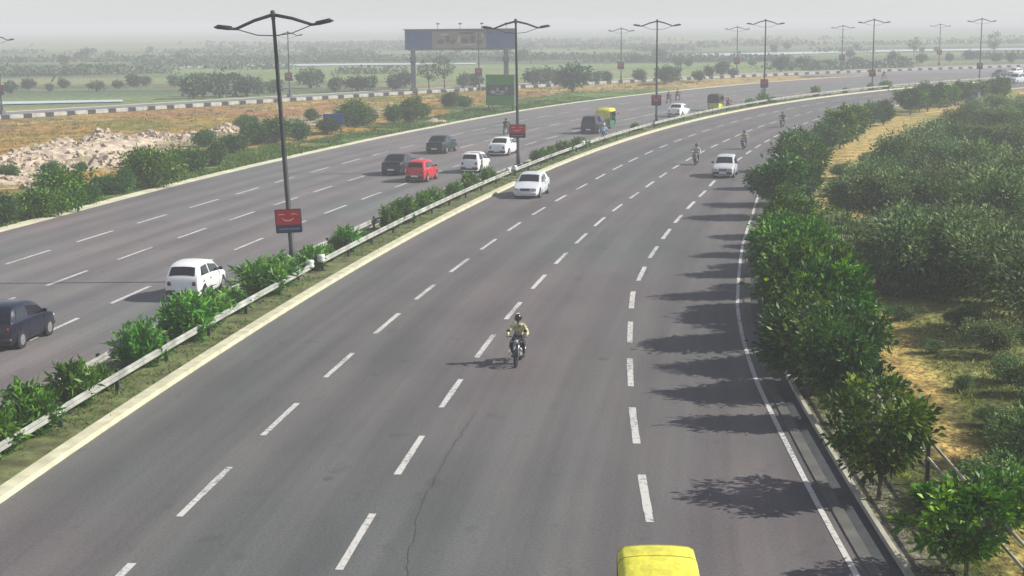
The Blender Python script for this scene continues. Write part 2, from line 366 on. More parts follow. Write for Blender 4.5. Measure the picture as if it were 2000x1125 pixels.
def build_ground():
    def axis(segs):
        a = []
        for lo, hi, st in segs: a += list(np.arange(lo, hi, st))
        return np.array(a + [segs[-1][1]])
    ax = axis([(-9000, -1500, 900), (-1500, -300, 60), (-300, -75, 7), (-75, 100, 1.0), (100, 160, 2.2), (160, 400, 9), (400, 1500, 60), (1500, 9000, 900)])
    ay = axis([(-40, 20, 6), (20, 250, 1.0), (250, 340, 1.8), (340, 480, 6), (480, 1500, 20), (1500, 4000, 120), (4000, 12000, 1000)])
    X, Y = np.meshgrid(ax, ay); nx, ny = len(ax), len(ay)
    X = X.ravel(); Y = Y.ravel()
    S, O = road_so_arr(X, Y)
    Z = terrain_height(X, Y, S, O)
    n1 = fbm(X / 9, Y / 9, 1); n2 = fbm(X / 3, Y / 3, 5); n3 = fbm(X / 30, Y / 12, 9); nf = fbm(X / 260, Y / 38, 21, 3); nf2 = fbm(X / 90, Y / 22, 33, 3)
    C = np.zeros((len(X), 3))
    def setc(mask, c, w=1.0):
        w = (np.clip(w, 0, 1) * mask)[:, None]; C[:] = C * (1 - w) + np.array(c) * w
    C[:] = (0.13, 0.18, 0.10)
    yes = np.ones(len(X), bool)
    # distant fields
    setc(yes, (0.19, 0.27, 0.10), (nf - 0.5) * 6); setc(yes, (0.08, 0.125, 0.07), (0.47 - nf) * 8)
    setc(yes, (0.27, 0.25, 0.14), (nf2 - 0.58) * 8)
    inland = (Y <= fark_y(X)) & (O < 0)
    # ground between the left carriageway and the far kerb
    setc(inland, (0.36, 0.215, 0.055)); setc(inland, (0.17, 0.165, 0.03), (n1 - 0.50) * 6); setc(inland, (0.33, 0.17, 0.075), (n3 - 0.56) * 9)
    setc(inland, (0.40, 0.33, 0.17), (n2 - 0.60) * 7)
    right_dry = (X > 5)
    setc(inland & right_dry, (0.40, 0.30, 0.14), 0.75)
    # rubble belt on the left
    dl = O_LE(S) - O
    belt = inland & (S > 60) & (X < -13)
    rb = np.clip(1 - np.abs(dl - 16 - 3 * (n3 - .5)) / 7.5, 0, 1) * 1.6 * np.clip((-12 - X) / 8, 0, 1)
    setc(belt, (0.36, 0.30, 0.20), rb)
    # green verge beside the left carriageway
    gv = np.clip(1.0 - (dl - 3.5 - 8 * (n1 - 0.4) - 5 * np.clip((X + 14) / 12, 0, 1) * np.clip((25 - X) / 10, 0, 1)) / 2.0, 0, 1) * np.clip((30 - X) / 10, 0, 1)
    setc(inland, (0.075, 0.135, 0.035), gv); setc(inland, (0.13, 0.2, 0.05), gv * (n2 - 0.45) * 5)
    # right side
    rs = O > 0
    setc(rs, (0.14, 0.17, 0.05)); setc(rs, (0.21, 0.195, 0.075), (n1 - 0.5) * 5); setc(rs, (0.06, 0.085, 0.02), (0.43 - n2) * 8)
    verge = rs & (O < O_R(S) + 5.5) & (S < 75)
    setc(verge, (0.075, 0.088, 0.022), 0.8); setc(verge, (0.19, 0.15, 0.05), (n2 - 0.55) * 7)
    dp = dist_poly(X, Y, _pxx, _py)
    setc(rs & (S < 110), (0.52, 0.36, 0.13), np.clip(1.2 - dp / (0.62 + 0.8 * (n2 - .3)), 0, 1) * (Y < 95))
    orr = O - O_R(S)
    sandy = rs & (S > 62)
    setc(sandy, (0.46, 0.34, 0.13), np.clip(1.3 - np.abs(orr - 6.5 - 3 * (n3 - .5)) / 4.2, 0, 1) * np.clip((n1 - 0.18) * 4, 0, 1))
    # under the roads
    setc((O > O_LE(S) - 0.3) & (O < O_R(S) + 1.5), (0.16, 0.15, 0.13))
    me = bpy.data.meshes.new('ground')
    V = np.stack([X, Y, Z], 1)
    me.vertices.add(len(V)); me.vertices.foreach_set('co', V.ravel())
    idx = (np.arange(ny - 1)[:, None] * nx + np.arange(nx - 1)[None]).ravel()
    F = np.stack([idx, idx + 1, idx + nx + 1, idx + nx], 1)
    me.loops.add(F.size); me.loops.foreach_set('vertex_index', F.ravel())
    me.polygons.add(len(F)); me.polygons.foreach_set('loop_start', np.arange(0, F.size, 4))
    me.polygons.foreach_set('use_smooth', np.ones(len(F), bool))
    ca = me.color_attributes.new('zone', 'FLOAT_COLOR', 'POINT')
    ca.data.foreach_set('color', np.concatenate([C, np.ones((len(C), 1))], 1).ravel())
    me.update(calc_edges=True)
    m, nt, b = new_mat('soil_and_grass')
    at = nt.nodes.new('ShaderNodeAttribute'); at.attribute_name = 'zone'
    tc = nt.nodes.new('ShaderNodeTexCoord')
    prev = at.outputs['Color']
    for sc, lo, hi, p0, p1 in ((0.9, 0.55, 1.4, .38, .62), (5.0, 0.6, 1.35, .35, .65), (22.0, 0.7, 1.25, .35, .65)):
        n = nt.nodes.new('ShaderNodeTexNoise'); n.inputs['Scale'].default_value = sc; n.inputs['Detail'].default_value = 6; n.inputs['Roughness'].default_value = 0.65
        nt.links.new(tc.outputs['Object'], n.inputs['Vector'])
        r = nt.nodes.new('ShaderNodeValToRGB'); r.color_ramp.elements[0].position = p0; r.color_ramp.elements[1].position = p1
        r.color_ramp.elements[0].color = (lo, lo, lo * .95, 1); r.color_ramp.elements[1].color = (hi, hi, hi * .97, 1)
        nt.links.new(n.outputs['Fac'], r.inputs['Fac'])
        x = nt.nodes.new('ShaderNodeMix'); x.data_type = 'RGBA'; x.blend_type = 'MULTIPLY'; x.inputs[0].default_value = 1
        nt.links.new(prev, x.inputs[6]); nt.links.new(r.outputs['Color'], x.inputs[7]); prev = x.outputs[2]
    nt.links.new(prev, b.inputs['Base Color']); b.inputs['Roughness'].default_value = 0.95; b.inputs['Specular IOR Level'].default_value = 0.15
    n = nt.nodes.new('ShaderNodeTexNoise'); n.inputs['Scale'].default_value = 3.5; n.inputs['Detail'].default_value = 8
    nt.links.new(tc.outputs['Object'], n.inputs['Vector'])
    bp = nt.nodes.new('ShaderNodeBump'); bp.inputs['Strength'].default_value = 0.9; bp.inputs['Distance'].default_value = 0.25
    nt.links.new(n.outputs['Fac'], bp.inputs['Height']); nt.links.new(bp.outputs[0], b.inputs['Normal'])
    me.materials.append(m)
    o = bpy.data.objects.new('ground', me); link(o); tag(o, kind='structure')
    return o
build_ground()
def gz(x, y):
    S, O = road_so(x, y)
    return float(terrain_height(np.array([x]), np.array([y]), np.array([S]), np.array([O]))[0])

# ------------------------------------------------------------------ carriageways
def strip(name, mats, o0, o1, z, s0=2, s1=560, step=3.0, nacross=1, uv=True, thick=0.0):
    """sheet between two offsets of the reference line, as one mesh with road uv"""
    ss = np.arange(s0, s1 + 1e-6, step)
    f0 = o0 if callable(o0) else (lambda s: np.full_like(s, o0)); f1 = o1 if callable(o1) else (lambda s: np.full_like(s, o1))
    a, b = f0(ss), f1(ss)
    V = []; UV = []
    n = nacross + 1
    for k in range(n):
        o = a + (b - a) * k / nacross; x, y = road_xy(ss, o)
        V.append(np.stack([x, y, np.full_like(x, z)], 1)); UV.append(np.stack([ss, o], 1))
    V = np.stack(V, 1).reshape(-1, 3); UV = np.stack(UV, 1).reshape(-1, 2)
    m = MB(); m.v = [tuple(v) for v in V]
    for i in range(len(ss) - 1):
        for k in range(nacross): m.face((i * n + k, i * n + k + 1, (i + 1) * n + k + 1, (i + 1) * n + k))
    if thick > 0:
        b0 = len(m.v)
        for i in range(len(ss)):
            for k in (0, nacross):
                v = V[i * n + k]; m.v.append((v[0], v[1], v[2] - thick)); UV = np.vstack([UV, UV[i * n + k]])
        for i in range(len(ss) - 1):
            m.face((i * n, (i + 1) * n, b0 + (i + 1) * 2, b0 + i * 2)); m.face((i * n + nacross, b0 + i * 2 + 1, b0 + (i + 1) * 2 + 1, (i + 1) * n + nacross))
    o = m.build(name, mats)
    l = o.data.uv_layers.new(name='road')
    vi = np.empty(len(o.data.loops), int); o.data.loops.foreach_get('vertex_index', vi)
    l.data.foreach_set('uv', UV[vi].ravel())
    return tag(o, kind='structure')
strip('road_right', M['asphalt_r'], 0.15, lambda s: O_R(s) + 0.30, 0.0, nacross=4)
strip('road_left', M['asphalt_l'], lambda s: O_LE(s), -2.75, 0.0, nacross=4)
strip('median_ground', mat('median_soil', (0.09, 0.085, 0.035), 0.95, 0, 0.5, 1.4, 0.6, 8, hue2=(0.11, 0.13, 0.04)), -2.75, -0.19, 0.09, thick=0.12, step=2)
strip('median_kerb', M['cream'], -0.20, 0.18, 0.15, thick=0.17, step=2)
strip('median_kerb', M['concrete_l'], -2.98, -2.74, 0.13, thick=0.15, step=2)
strip('road_margin', M['dust'], lambda s: O_LE(s) - 0.55, lambda s: O_LE(s) + 0.45, 0.006, step=2)
# drain along the right edge: pale edging line, paved side, dark channel, pale outer lip
strip('edge_line', M['white_paint'], lambda s: O_R(s) - 0.0, lambda s: O_R(s) + 0.13, 0.010, step=1.5)
strip('drain_side', M['concrete'], lambda s: O_R(s) + 0.30, lambda s: O_R(s) + 0.56, 0.03, thick=0.1, step=1.5)
strip('drain_channel', M['concrete_d'], lambda s: O_R(s) + 0.56, lambda s: O_R(s) + 1.0, -0.03, step=1.5)
strip('drain_lip', M['concrete_l'], lambda s: O_R(s) + 1.0, lambda s: O_R(s) + 1.11, 0.10, thick=0.3, step=1.5)

# lane dashes, worn paint
def dashes(name, off, s_first, period, length, width, s_end, wear=0.0, seed=1):
    rnd = random.Random(seed); m = MB(); s = s_first
    while s < s_end:
        ln = length * rnd.uniform(0.93, 1.06)
        ss = np.linspace(s, s + ln, 6); oc = off(ss)
        for i in range(5):
            w0 = width / 2 * rnd.uniform(0.9, 1.06); 
            a = road_xy(ss[i], oc[i] - w0); b = road_xy(ss[i], oc[i] + w0); c = road_xy(ss[i + 1], oc[i + 1] + w0); d = road_xy(ss[i + 1], oc[i + 1] - w0)
            m.quad((*a, 0.006), (*b, 0.006), (*c, 0.006), (*d, 0.006))
        s += period
    return tag(m.build(name, M['white_paint']), kind='structure')
dashes('lane_marking', O_A, 27.6 - 6.72 * 3, 6.72, 3.65, 0.17, 330, seed=1)
dashes('lane_marking', O_B, 24.6 - 6.56 * 3, 6.56, 3.6, 0.17, 330, seed=2)
dashes('lane_marking', O_C, 28.1 - 6.36 * 4, 6.36, 3.7, 0.19, 330, seed=3)
def so_px(px, py, z=0):
    p = ground_point(px, py, z); return road_so(p.x, p.y)
dashes('lane_marking', O_L, so_px(24, 516)[0] - 7.0 * 6, 7.0, 4.05, 0.17, 330, seed=4)
dashes('lane_marking', O_M, so_px(105, 556)[0] - 6.98 * 6, 6.98, 4.0, 0.17, 330, seed=5)
dashes('lane_marking', O_N, so_px(224, 594)[0] - 7.0 * 6, 7.0, 4.0, 0.17, 330, seed=6)

# tar seam and repair patches
M['tar'] = mat('tar_seam', (0.045, 0.043, 0.043), 0.7, 0, 0.2, 5)
M['patch'] = mat('repair_patch', (0.082, 0.078, 0.078), 0.8, 0, 0.2, 3)
def ribbon(m, pts, w, z):
    for a, b in zip(pts[:-1], pts[1:]):
        d = (b - a); n = Vector((-d.y, d.x, 0)).normalized() * w / 2
        m.quad((a.x - n.x, a.y - n.y, z), (a.x + n.x, a.y + n.y, z), (b.x + n.x, b.y + n.y, z), (b.x - n.x, b.y - n.y, z))
m = MB()
rnd = random.Random(4)
for line in ([(795, 1125), (806, 1060), (822, 985), (838, 960), (868, 900), (905, 845), (930, 800)],):
    P = [ground_point(a + rnd.uniform(-3, 3), b) for a, b in line]
    Q = []
    for a_, b_ in zip(P[:-1], P[1:]):
        for q_ in range(8): e_ = a_.lerp(b_, q_ / 8); Q.append(Vector((e_.x + rnd.uniform(-.05, .05), e_.y, 0)))
    ribbon(m, Q, 0.016, 0.0045)
tag(m.build('road_crack', M['tar']), kind='structure')
m = MB(); 
for cx, cy, w, l in ((1254, 530, .5, 1.6), (1180, 700, .3, .5), (640, 935, .25, .3), (850, 470, .5, 1.4), (1130, 545, .35, .8)):
    p = ground_point(cx, cy); pts = []
    for k in range(14):
        th = k / 14 * 6.283; rr = rnd.uniform(.6, 1.1)
        pts.append((p.x + math.cos(th) * w * rr * .6, p.y + math.sin(th) * l * rr * .6, 0.0045))
    m.add(pts, [tuple(range(14))])
tag(m.build('road_patch', M['patch']), kind='structure')

# ------------------------------------------------------------------ far road and its kerb
def far_strip(name, mats, d0, d1, z, x0, x1, thick=0, step=3.0):
    xs = np.arange(x0, x1, step); ys = fark_y(xs); t = np.stack([np.ones_like(xs), np.gradient(ys, xs)], 1); t /= np.linalg.norm(t, axis=1)[:, None]
    n = np.stack([-t[:, 1], t[:, 0]], 1)      # towards the far side
    m = MB(); UV = []
    s = np.concatenate([[0], np.cumsum(np.hypot(np.diff(xs), np.diff(ys)))])
    for i in range(len(xs)):
        for d in (d0, d1): m.v.append((xs[i] + n[i, 0] * d, ys[i] + n[i, 1] * d, z)); UV.append((s[i], d))
    for i in range(len(xs) - 1): m.face((2 * i, 2 * i + 2, 2 * i + 3, 2 * i + 1))
    if thick:
        b = len(m.v)
        for i in range(len(xs)):
            for k in range(2): v = m.v[2 * i + k]; m.v.append((v[0], v[1], v[2] - thick)); UV.append(UV[2 * i + k])
        for i in range(len(xs) - 1):
            m.face((2 * i, b + 2 * i, b + 2 * i + 2, 2 * i + 2)); m.face((2 * i + 1, 2 * i + 3, b + 2 * i + 3, b + 2 * i + 1))
    o = m.build(name, mats); l = o.data.uv_layers.new(name='road')
    for lp in o.data.loops: l.data[lp.index].uv = UV[lp.vertex_index]
    return tag(o, kind='structure'), (xs, ys, n, s)
_, FK = far_strip('far_road', M['asphalt_f'], 0.3, 11.5, 0.05, -260, 170, thick=0.2)
far_strip('far_road_margin', M['dust'], 11.4, 12.6, 0.056, -260, 170)
# wide apron where the far road joins
pl = [ground_point(a, b) for a, b in ((1560, 150), (1600, 139), (1700, 132), (1850, 128), (2000, 125), (2250, 119), (2250, 150), (2000, 140), (1800, 144), (1690, 148))]
m = MB(); m.add([(p.x, p.y, 0.02) for p in pl], [tuple(range(len(pl)))])
ap = m.build('paved_apron', M['asphalt_f']); l = ap.data.uv_layers.new(name='road')
for lp in ap.data.loops: v = ap.data.vertices[lp.vertex_index].co; l.data[lp.index].uv = (v.x, v.y)
tag(ap, kind='structure')
# striped kerb blocks along the far road
xs, ys, n, s = FK
m = MB(); sx = 0.0; k = 0
M['kerb_b'] = mat('black_kerb_paint', (0.018, 0.018, 0.02), 0.8, 0, 0.3, 2); M['kerb_w'] = mat('white_kerb_paint', (0.36, 0.355, 0.31), 0.8, 0, 0.25, 2)
M['kerb_pale'] = mat('worn_kerb_paint', (0.50, 0.49, 0.40), 0.8, 0, 0.2, 1)
while sx < s[-1] - 3:
    ln = 1.15 if k % 2 else 1.95
    x = np.interp(sx + ln / 2, s, xs); y = np.interp(sx + ln / 2, s, ys); nx = np.interp(sx, s, n[:, 0]); ny = np.interp(sx, s, n[:, 1])
    rot = Matrix.Rotation(math.atan2(-nx, ny), 3, 'Z')
    m.mi = 1 if k % 2 else 0
    m.box((x - nx * 0.05, y - ny * 0.05, 0.20), (ln - 0.02, 0.42, 0.52 if k % 2 else 0.48), rot, bevel=0.04)
    sx += ln; k += 1
tag(m.build('striped_kerb', [M['kerb_w'], M['kerb_b']]), kind='structure')

# river channels far out on the plain
M['water'] = mat('pale_river', (0.55, 0.60, 0.62), 0.25, 0, 0.08, 0.01)
m = MB()
for poly in ([(250, 137), (420, 131.5), (700, 128), (930, 126), (930, 123.5), (700, 124.5), (420, 128), (250, 134)], [(980, 115), (1250, 112), (1500, 108), (1750, 101), (2050, 97), (2050, 94), (1750, 97.5), (1500, 103), (1250, 108), (980, 112)], [(-100, 201), (60, 199), (240, 196), (240, 200), (60, 204), (-100, 207)]):
    P = [ground_point(a, b) for a, b in poly]; m.add([(p.x, p.y, 0.12) for p in P], [tuple(range(len(P)))])
tag(m.build('river', M['water']), kind='structure')

# ------------------------------------------------------------------ foliage meshes
def unit(v): return v / np.maximum(np.linalg.norm(v, axis=1), 1e-9)[:, None]
def leaf_mesh(name, pos, dirs, length, width, tint, material, rng):
    """many small folded leaves: pos base, dirs axis; each one four vertices, two triangles"""
    n = len(pos)
    side = unit(np.cross(dirs, unit(rng.normal(size=(n, 3)))))
    L = length[:, None]; W = width[:, None]
    nrm = np.cross(dirs, side)
    a = pos; b = pos + dirs * L * .45 + side * W * .5 + nrm * W * .15; c = pos + dirs * L; d = pos + dirs * L * .45 - side * W * .5 + nrm * W * .15
    c = c - np.array([0, 0, 1]) * L * .12
    V = np.stack([a, b, c, d], 1).reshape(-1, 3)
    i = np.arange(n)[:, None] * 4
    F = np.concatenate([i + np.array([[0, 1, 2]]), i + np.array([[0, 2, 3]])], 1).reshape(-1, 3)
    me = bpy.data.meshes.new(name)
    me.vertices.add(len(V)); me.vertices.foreach_set('co', V.ravel())
    me.loops.add(F.size); me.loops.foreach_set('vertex_index', F.ravel())
    me.polygons.add(len(F)); me.polygons.foreach_set('loop_start', np.arange(0, F.size, 3))
    at = me.attributes.new('tint', 'FLOAT', 'POINT'); at.data.foreach_set('value', np.repeat(tint, 4))
    me.update(calc_edges=True); me.materials.append(material)
    return me
def obj_from(name, me, parent=None):
    return link(bpy.data.objects.new(name, me), parent)

def crown_points(rng, n_cl, per, H, Rd, z0, cl_r, flat=1.0, lobes=5):
    """cluster centres inside an uneven, lobed shell; leaves scattered about each"""
    lob = unit(rng.normal(size=(lobes, 3))); lob[:, 2] = np.abs(lob[:, 2]) * .8
    amp = rng.uniform(.25, .75, lobes)
    d = unit(rng.normal(size=(n_cl, 3)))
    k = np.ones(n_cl) * .62
    for l, a in zip(lob, amp): k += a * np.exp(-(1 - d @ l) * 5)
    k *= rng.uniform(.35, 1.0, n_cl) ** .45 * rng.uniform(.85, 1.15, n_cl)
    half = (H - z0) / 2
    c = d * np.stack([k * Rd, k * Rd, k * half * flat], 1); c[:, 2] += z0 + half
    c[:, 2] = np.clip(c[:, 2], z0 * .6, H * 1.08)
    i = np.repeat(np.arange(n_cl), per)
    sz = rng.uniform(.6, 1.3, n_cl)[i]
    off = rng.normal(size=(n_cl * per, 3)) * cl_r * sz[:, None] * .55; off[:, 2] *= .75
    p = c[i] + off
    out = unit(off * 1.2 + (c[i] - np.array([0, 0, z0 + half * .6])) * .10 + rng.normal(size=p.shape) * .42 * cl_r + np.array([0, 0, .12 * cl_r]))
    tint = np.clip(.44 + rng.normal(0, .22, n_cl)[i] + rng.normal(0, .17, n_cl * per), 0, 1)
    return c, p, out, tint

def branch_mb(rng, centres, z0, r, n=14, base_r=None):
    m = MB(); br = base_r or r
    top = Vector((rng.uniform(-.1, .1), rng.uniform(-.1, .1), z0))
    m.tube([(0, 0, -.25), (rng.uniform(-.05, .05), rng.uniform(-.05, .05), z0 * .5), top], [br * 1.3, br, br * .8], 7)
    for k in rng.choice(len(centres), min(n, len(centres)), replace=False):
        e = Vector(centres[k]); mid = top.lerp(e, .5) + Vector(rng.normal(size=3)) * .12; mid.z -= .1
        st = top.lerp(Vector((0, 0, z0 * .6)), rng.uniform(0, 1))
        m.tube([st, mid, e], [br * .5, br * .3, br * .1], 5)
    return m

def make_tree(seed, H, Rd, z0, n_cl, per, leaf, lw, cl_r, material, trunk_r=.07, name='tree', flat=1.0, lobes=5):
    rng = np.random.default_rng(seed)
    c, p, out, tint = crown_points(rng, n_cl, per, H, Rd, z0, cl_r, flat, lobes)
    L = leaf * rng.uniform(.6, 1.35, len(p))
    me = leaf_mesh('crown', p, out, L, L * lw, tint, material, rng)
    root = empty(name); obj_from('crown', me, root)
    branch_mb(rng, c, z0 + .25 * (H - z0), trunk_r).build('trunk', M['bark'], root)
    return root

def make_frond_shrub(seed, H, Rd, stems, per, leaf, lw, material, name='shrub', up=.9):
    """long stems arching from the ground, each lined with narrow leaves"""
    rng = np.random.default_rng(seed); P = []; D = []; T = []; m = MB()
    for k in range(stems):
        az = rng.uniform(0, 6.283); sp = rng.uniform(.05, 1) ** .7
        h = H * rng.uniform(.55, 1.1) * (1 - .35 * sp * sp); r = Rd * sp * rng.uniform(.7, 1.1)
        b = np.array([math.cos(az) * r * .25, math.sin(az) * r * .25, -.05])
        e = np.array([math.cos(az) * r, math.sin(az) * r, h])
        mid = b * .5 + e * .5 + np.array([0, 0, .18 * h])
        if k % 2 == 0: m.tube([b, mid, e], [.014, .01, .004], 4)
        t = rng.uniform(.18, 1.02, per)[:, None]
        q = (1 - t) ** 2 * b + 2 * t * (1 - t) * mid + t * t * e + rng.normal(0, .03, (per, 3))
        tan = unit(2 * (1 - t) * (mid - b) + 2 * t * (e - mid))
        d = unit(tan * .6 + rng.normal(size=(per, 3)) * .55 + np.array([0, 0, .15]))
        P.append(q); D.append(d); T.append(np.clip(.2 + .4 * t[:, 0] + rng.normal(0, .16) + rng.normal(0, .12, per), 0, 1))
    P = np.concatenate(P); D = np.concatenate(D); T = np.concatenate(T)
    L = leaf * rng.uniform(.6, 1.3, len(P))
    me = leaf_mesh('foliage', P, D, L, L * lw, T, material, rng)
    root = empty(name); obj_from('foliage', me, root); m.build('stems', M['bark'], root)
    return root

_first = {}
PROTO = {
 'median': [lambda k=k: make_frond_shrub(100 + k, .95, .62, 64, 34, .20, .26, L_MED) for k in range(3)],
 'road': [lambda k=k: make_tree(200 + k, 3.3, 1.35, .2, 110, 74, .25, .45, .40, L_TREE, .07) for k in range(4)],
 'near': [lambda k=k: make_tree(215 + k * 3, 3.3, 1.35, .35, 64, 72, .23, .48, .30, L_TREE, .06, lobes=8) for k in range(2)],
 'road_dark': [lambda k=k: make_tree(230 + k, 3.2, 1.35, .4, 84, 70, .28, .42, .40, L_DARK, .07) for k in range(3)],
 'scrub': [lambda k=k: make_tree(260 + k, 2.0 + .25 * (k % 3), 1.25 + .15 * (k % 2), .12, 84, 76, .19, .36, .40, L_SCRUB, .06, 'scrub_bush', .9, 9) for k in range(6)],
 'far': [lambda k=k: make_tree(300 + k, 2.3, 1.15, .5, 46, 30, .42, .6, .55, L_FAR_HAZED, .12) for k in range(3)],
 'bush': [lambda k=k: make_tree(330 + k, 1.9, 1.2, .05, 80, 55, .22, .4, .42, L_DARK, .05, 'bush') for k in range(3)],
 'bush_g': [lambda k=k: make_tree(350 + k, 1.9, 1.25, .05, 80, 55, .21, .45, .42, L_TREE, .05, 'bush') for k in range(2)],
 'airy': [lambda k=k: make_tree(370 + k, 6.0, 2.6, 1.4, 34, 24, .36, .5, .5, L_FAR_HAZED, .11) for k in range(2)],
}
_cnt = {}
_prot = {}
def plant(kind, x, y, scale=1.0, label='', cat='', group='', rz=None, sz=None):
    i = _cnt.get(kind, 0); _cnt[kind] = i + 1
    n = len(PROTO[kind]); v = i % n
    if (kind, v) not in _prot:
        r = PROTO[kind][v](); _prot[(kind, v)] = r
    else: r = copy_tree(_prot[(kind, v)])
    rr = random.Random(i * 31 + len(kind))
    r.location = (x, y, gz(x, y)); r.rotation_euler = (0, 0, rr.uniform(0, 6.28) if rz is None else rz)
    s = scale; r.scale = (s * rr.uniform(.8, 1.2), s * rr.uniform(.8, 1.2), (sz or s) * rr.uniform(.82, 1.15))
    tag(r, label, cat, group); return r
ORD = ['first', 'second', 'third', 'fourth', 'fifth', 'sixth', 'seventh', 'eighth', 'ninth', 'tenth', 'eleventh', 'twelfth', 'thirteenth', 'fourteenth', 'fifteenth', 'sixteenth', 'seventeenth', 'eighteenth', 'nineteenth', 'twentieth', 'twenty-first', 'twenty-second', 'twenty-third', 'twenty-fourth', 'twenty-fifth', 'twenty-sixth', 'twenty-seventh', 'twenty-eighth', 'twenty-ninth', 'thirtieth', 'thirty-first', 'thirty-second', 'thirty-third', 'thirty-fourth']

# shrubs in the median, by pixel of their foot in the photo
med = [(20, 895, 1.45), (-40, 900, 1.2), (70, 858, 1.3), (180, 800, 1.5), (228, 772, .9), (275, 722, 1.35), (335, 690, .55), (378, 668, 1.75), (420, 645, 1.6), (462, 612, 1.2), (515, 582, 1.7), (558, 566, 1.5), (612, 530, 1.35), (645, 514, .8), (692, 495, 1.4), (730, 476, .7), (765, 452, 1.35), (790, 436, 1.5), (830, 422, 1.4), (866, 408, 1.25), (903, 390, 1.3), (935, 376, 1.25), (968, 362, 1.1),
       (1050, 320, 1.2), (1078, 312, 1.1), (1106, 303, 1.3), (1132, 293, 1.2), (1240, 258, .9), (1450, 208, 1.3), (1475, 204, 1.5), (1495, 201, 1.0), (1578, 189, 1.5), (1630, 182, .9), (1690, 177, 1.1), (1716, 174, 1.7)]
med_lab = {}
for k, (a, b, sc) in enumerate(med):
    p = ground_point(a, b); s, o = road_so(p.x, p.y); o = -1.60
    x, y = road_xy(s, o)
    if b >= 880: lb = ('leafy green shrub at the bottom left of the median' if a > 0 else 'leafy shrub cut by the left picture edge in the median')
    elif b > 550: lb = '%s narrow-leaved green median shrub counted from the bottom left towards the nearest lamp post' % ORD[k - 1]
    elif b > 340: lb = '%s narrow-leaved median shrub beyond the nearest lamp post, towards the second post' % ORD[k - 12]
    elif b > 280: lb = '%s low median shrub just beyond the second lamp post' % ORD[k - 23]
    else: lb = {27: 'small dark round shrub alone on the median before the third lamp post', 28: 'pale shrub left of the fourth lamp post on the median', 29: 'middle of three pale shrubs before the fourth lamp post', 30: 'small shrub close beside the fourth lamp post', 31: 'broad dark shrub alone on the median past the fourth lamp post', 32: 'faint pale low shrub between fourth and fifth lamp posts', 33: 'small dark shrub left of the fifth lamp post', 34: 'broad dark shrub right of the fifth lamp post'}[k]
    plant('median', x, y, sc, lb, 'shrub', 'shrubs along the median strip')

# roadside trees on the right, near to far
rt = [(1885, 1130, .74, 0), (1715, 970, .76, 0), (1640, 825, .72, 1), (1575, 770, .80, 1), (1655, 755, .66, 1), (1545, 725, .82, 0), (1596, 712, .8, 0), (1622, 700, .68, 0), (1528, 668, .85, 0), (1572, 655, .8, 0), (1600, 640, .72, 0), (1518, 618, .85, 0), (1562, 600, .78, 0), (1512, 575, .85, 0), (1548, 560, .75, 0), (1575, 575, .62, 0), (1508, 535, .82, 0), (1540, 520, .72, 0), (1505, 498, .78, 0), (1536, 482, .66, 0), (1508, 462, .72, 0),
      (1530, 425, 1.0, 1), (1565, 400, .8, 1), (1505, 400, .75, 1), (1540, 368, .9, 1), (1585, 350, .85, 0), (1560, 335, .9, 1), (1612, 302, .8, 1), (1640, 292, .95, 0), (1665, 276, .9, 0), (1606, 285, .65, 1), (1700, 250, .75, 1), (1725, 246, .85, 0),
      (1778, 224, .9, 1), (1795, 219, .75, 0), (1812, 217, .9, 1), (1835, 212, .8, 0), (1852, 208, .9, 0), (1872, 205, .8, 1), (1890, 202, .85, 0), (1910, 199, .8, 0), (1930, 196, .9, 1), (1955, 196, .8, 0)]
for k, (a, b, sc, dk) in enumerate(rt):
    p = ground_point(a + (24 if 440 < b < 740 else 0), b)
    if k == 0: lb = 'small leafy tree at the bottom right corner beside the pipe fence'
    elif k == 1: lb = 'small leafy tree standing alone between drain and pipe fence'
    elif b > 440: lb = '%s tree from the near end of the dense bright green roadside row' % ORD[k - 2]
    elif b > 240: lb = '%s dark green roadside tree past the bright row, counting away' % ORD[k - 21]
    else: lb = '%s small tree from the left in the far clump where the road edge bends right' % ORD[k - 33]
    plant('near' if k < 2 else 'road_dark' if dk else 'road', p.x, p.y, sc, lb, sz=sc * (1.08 if 500 < b < 830 else 1.0), cat='tree', group='trees along the right road edge')

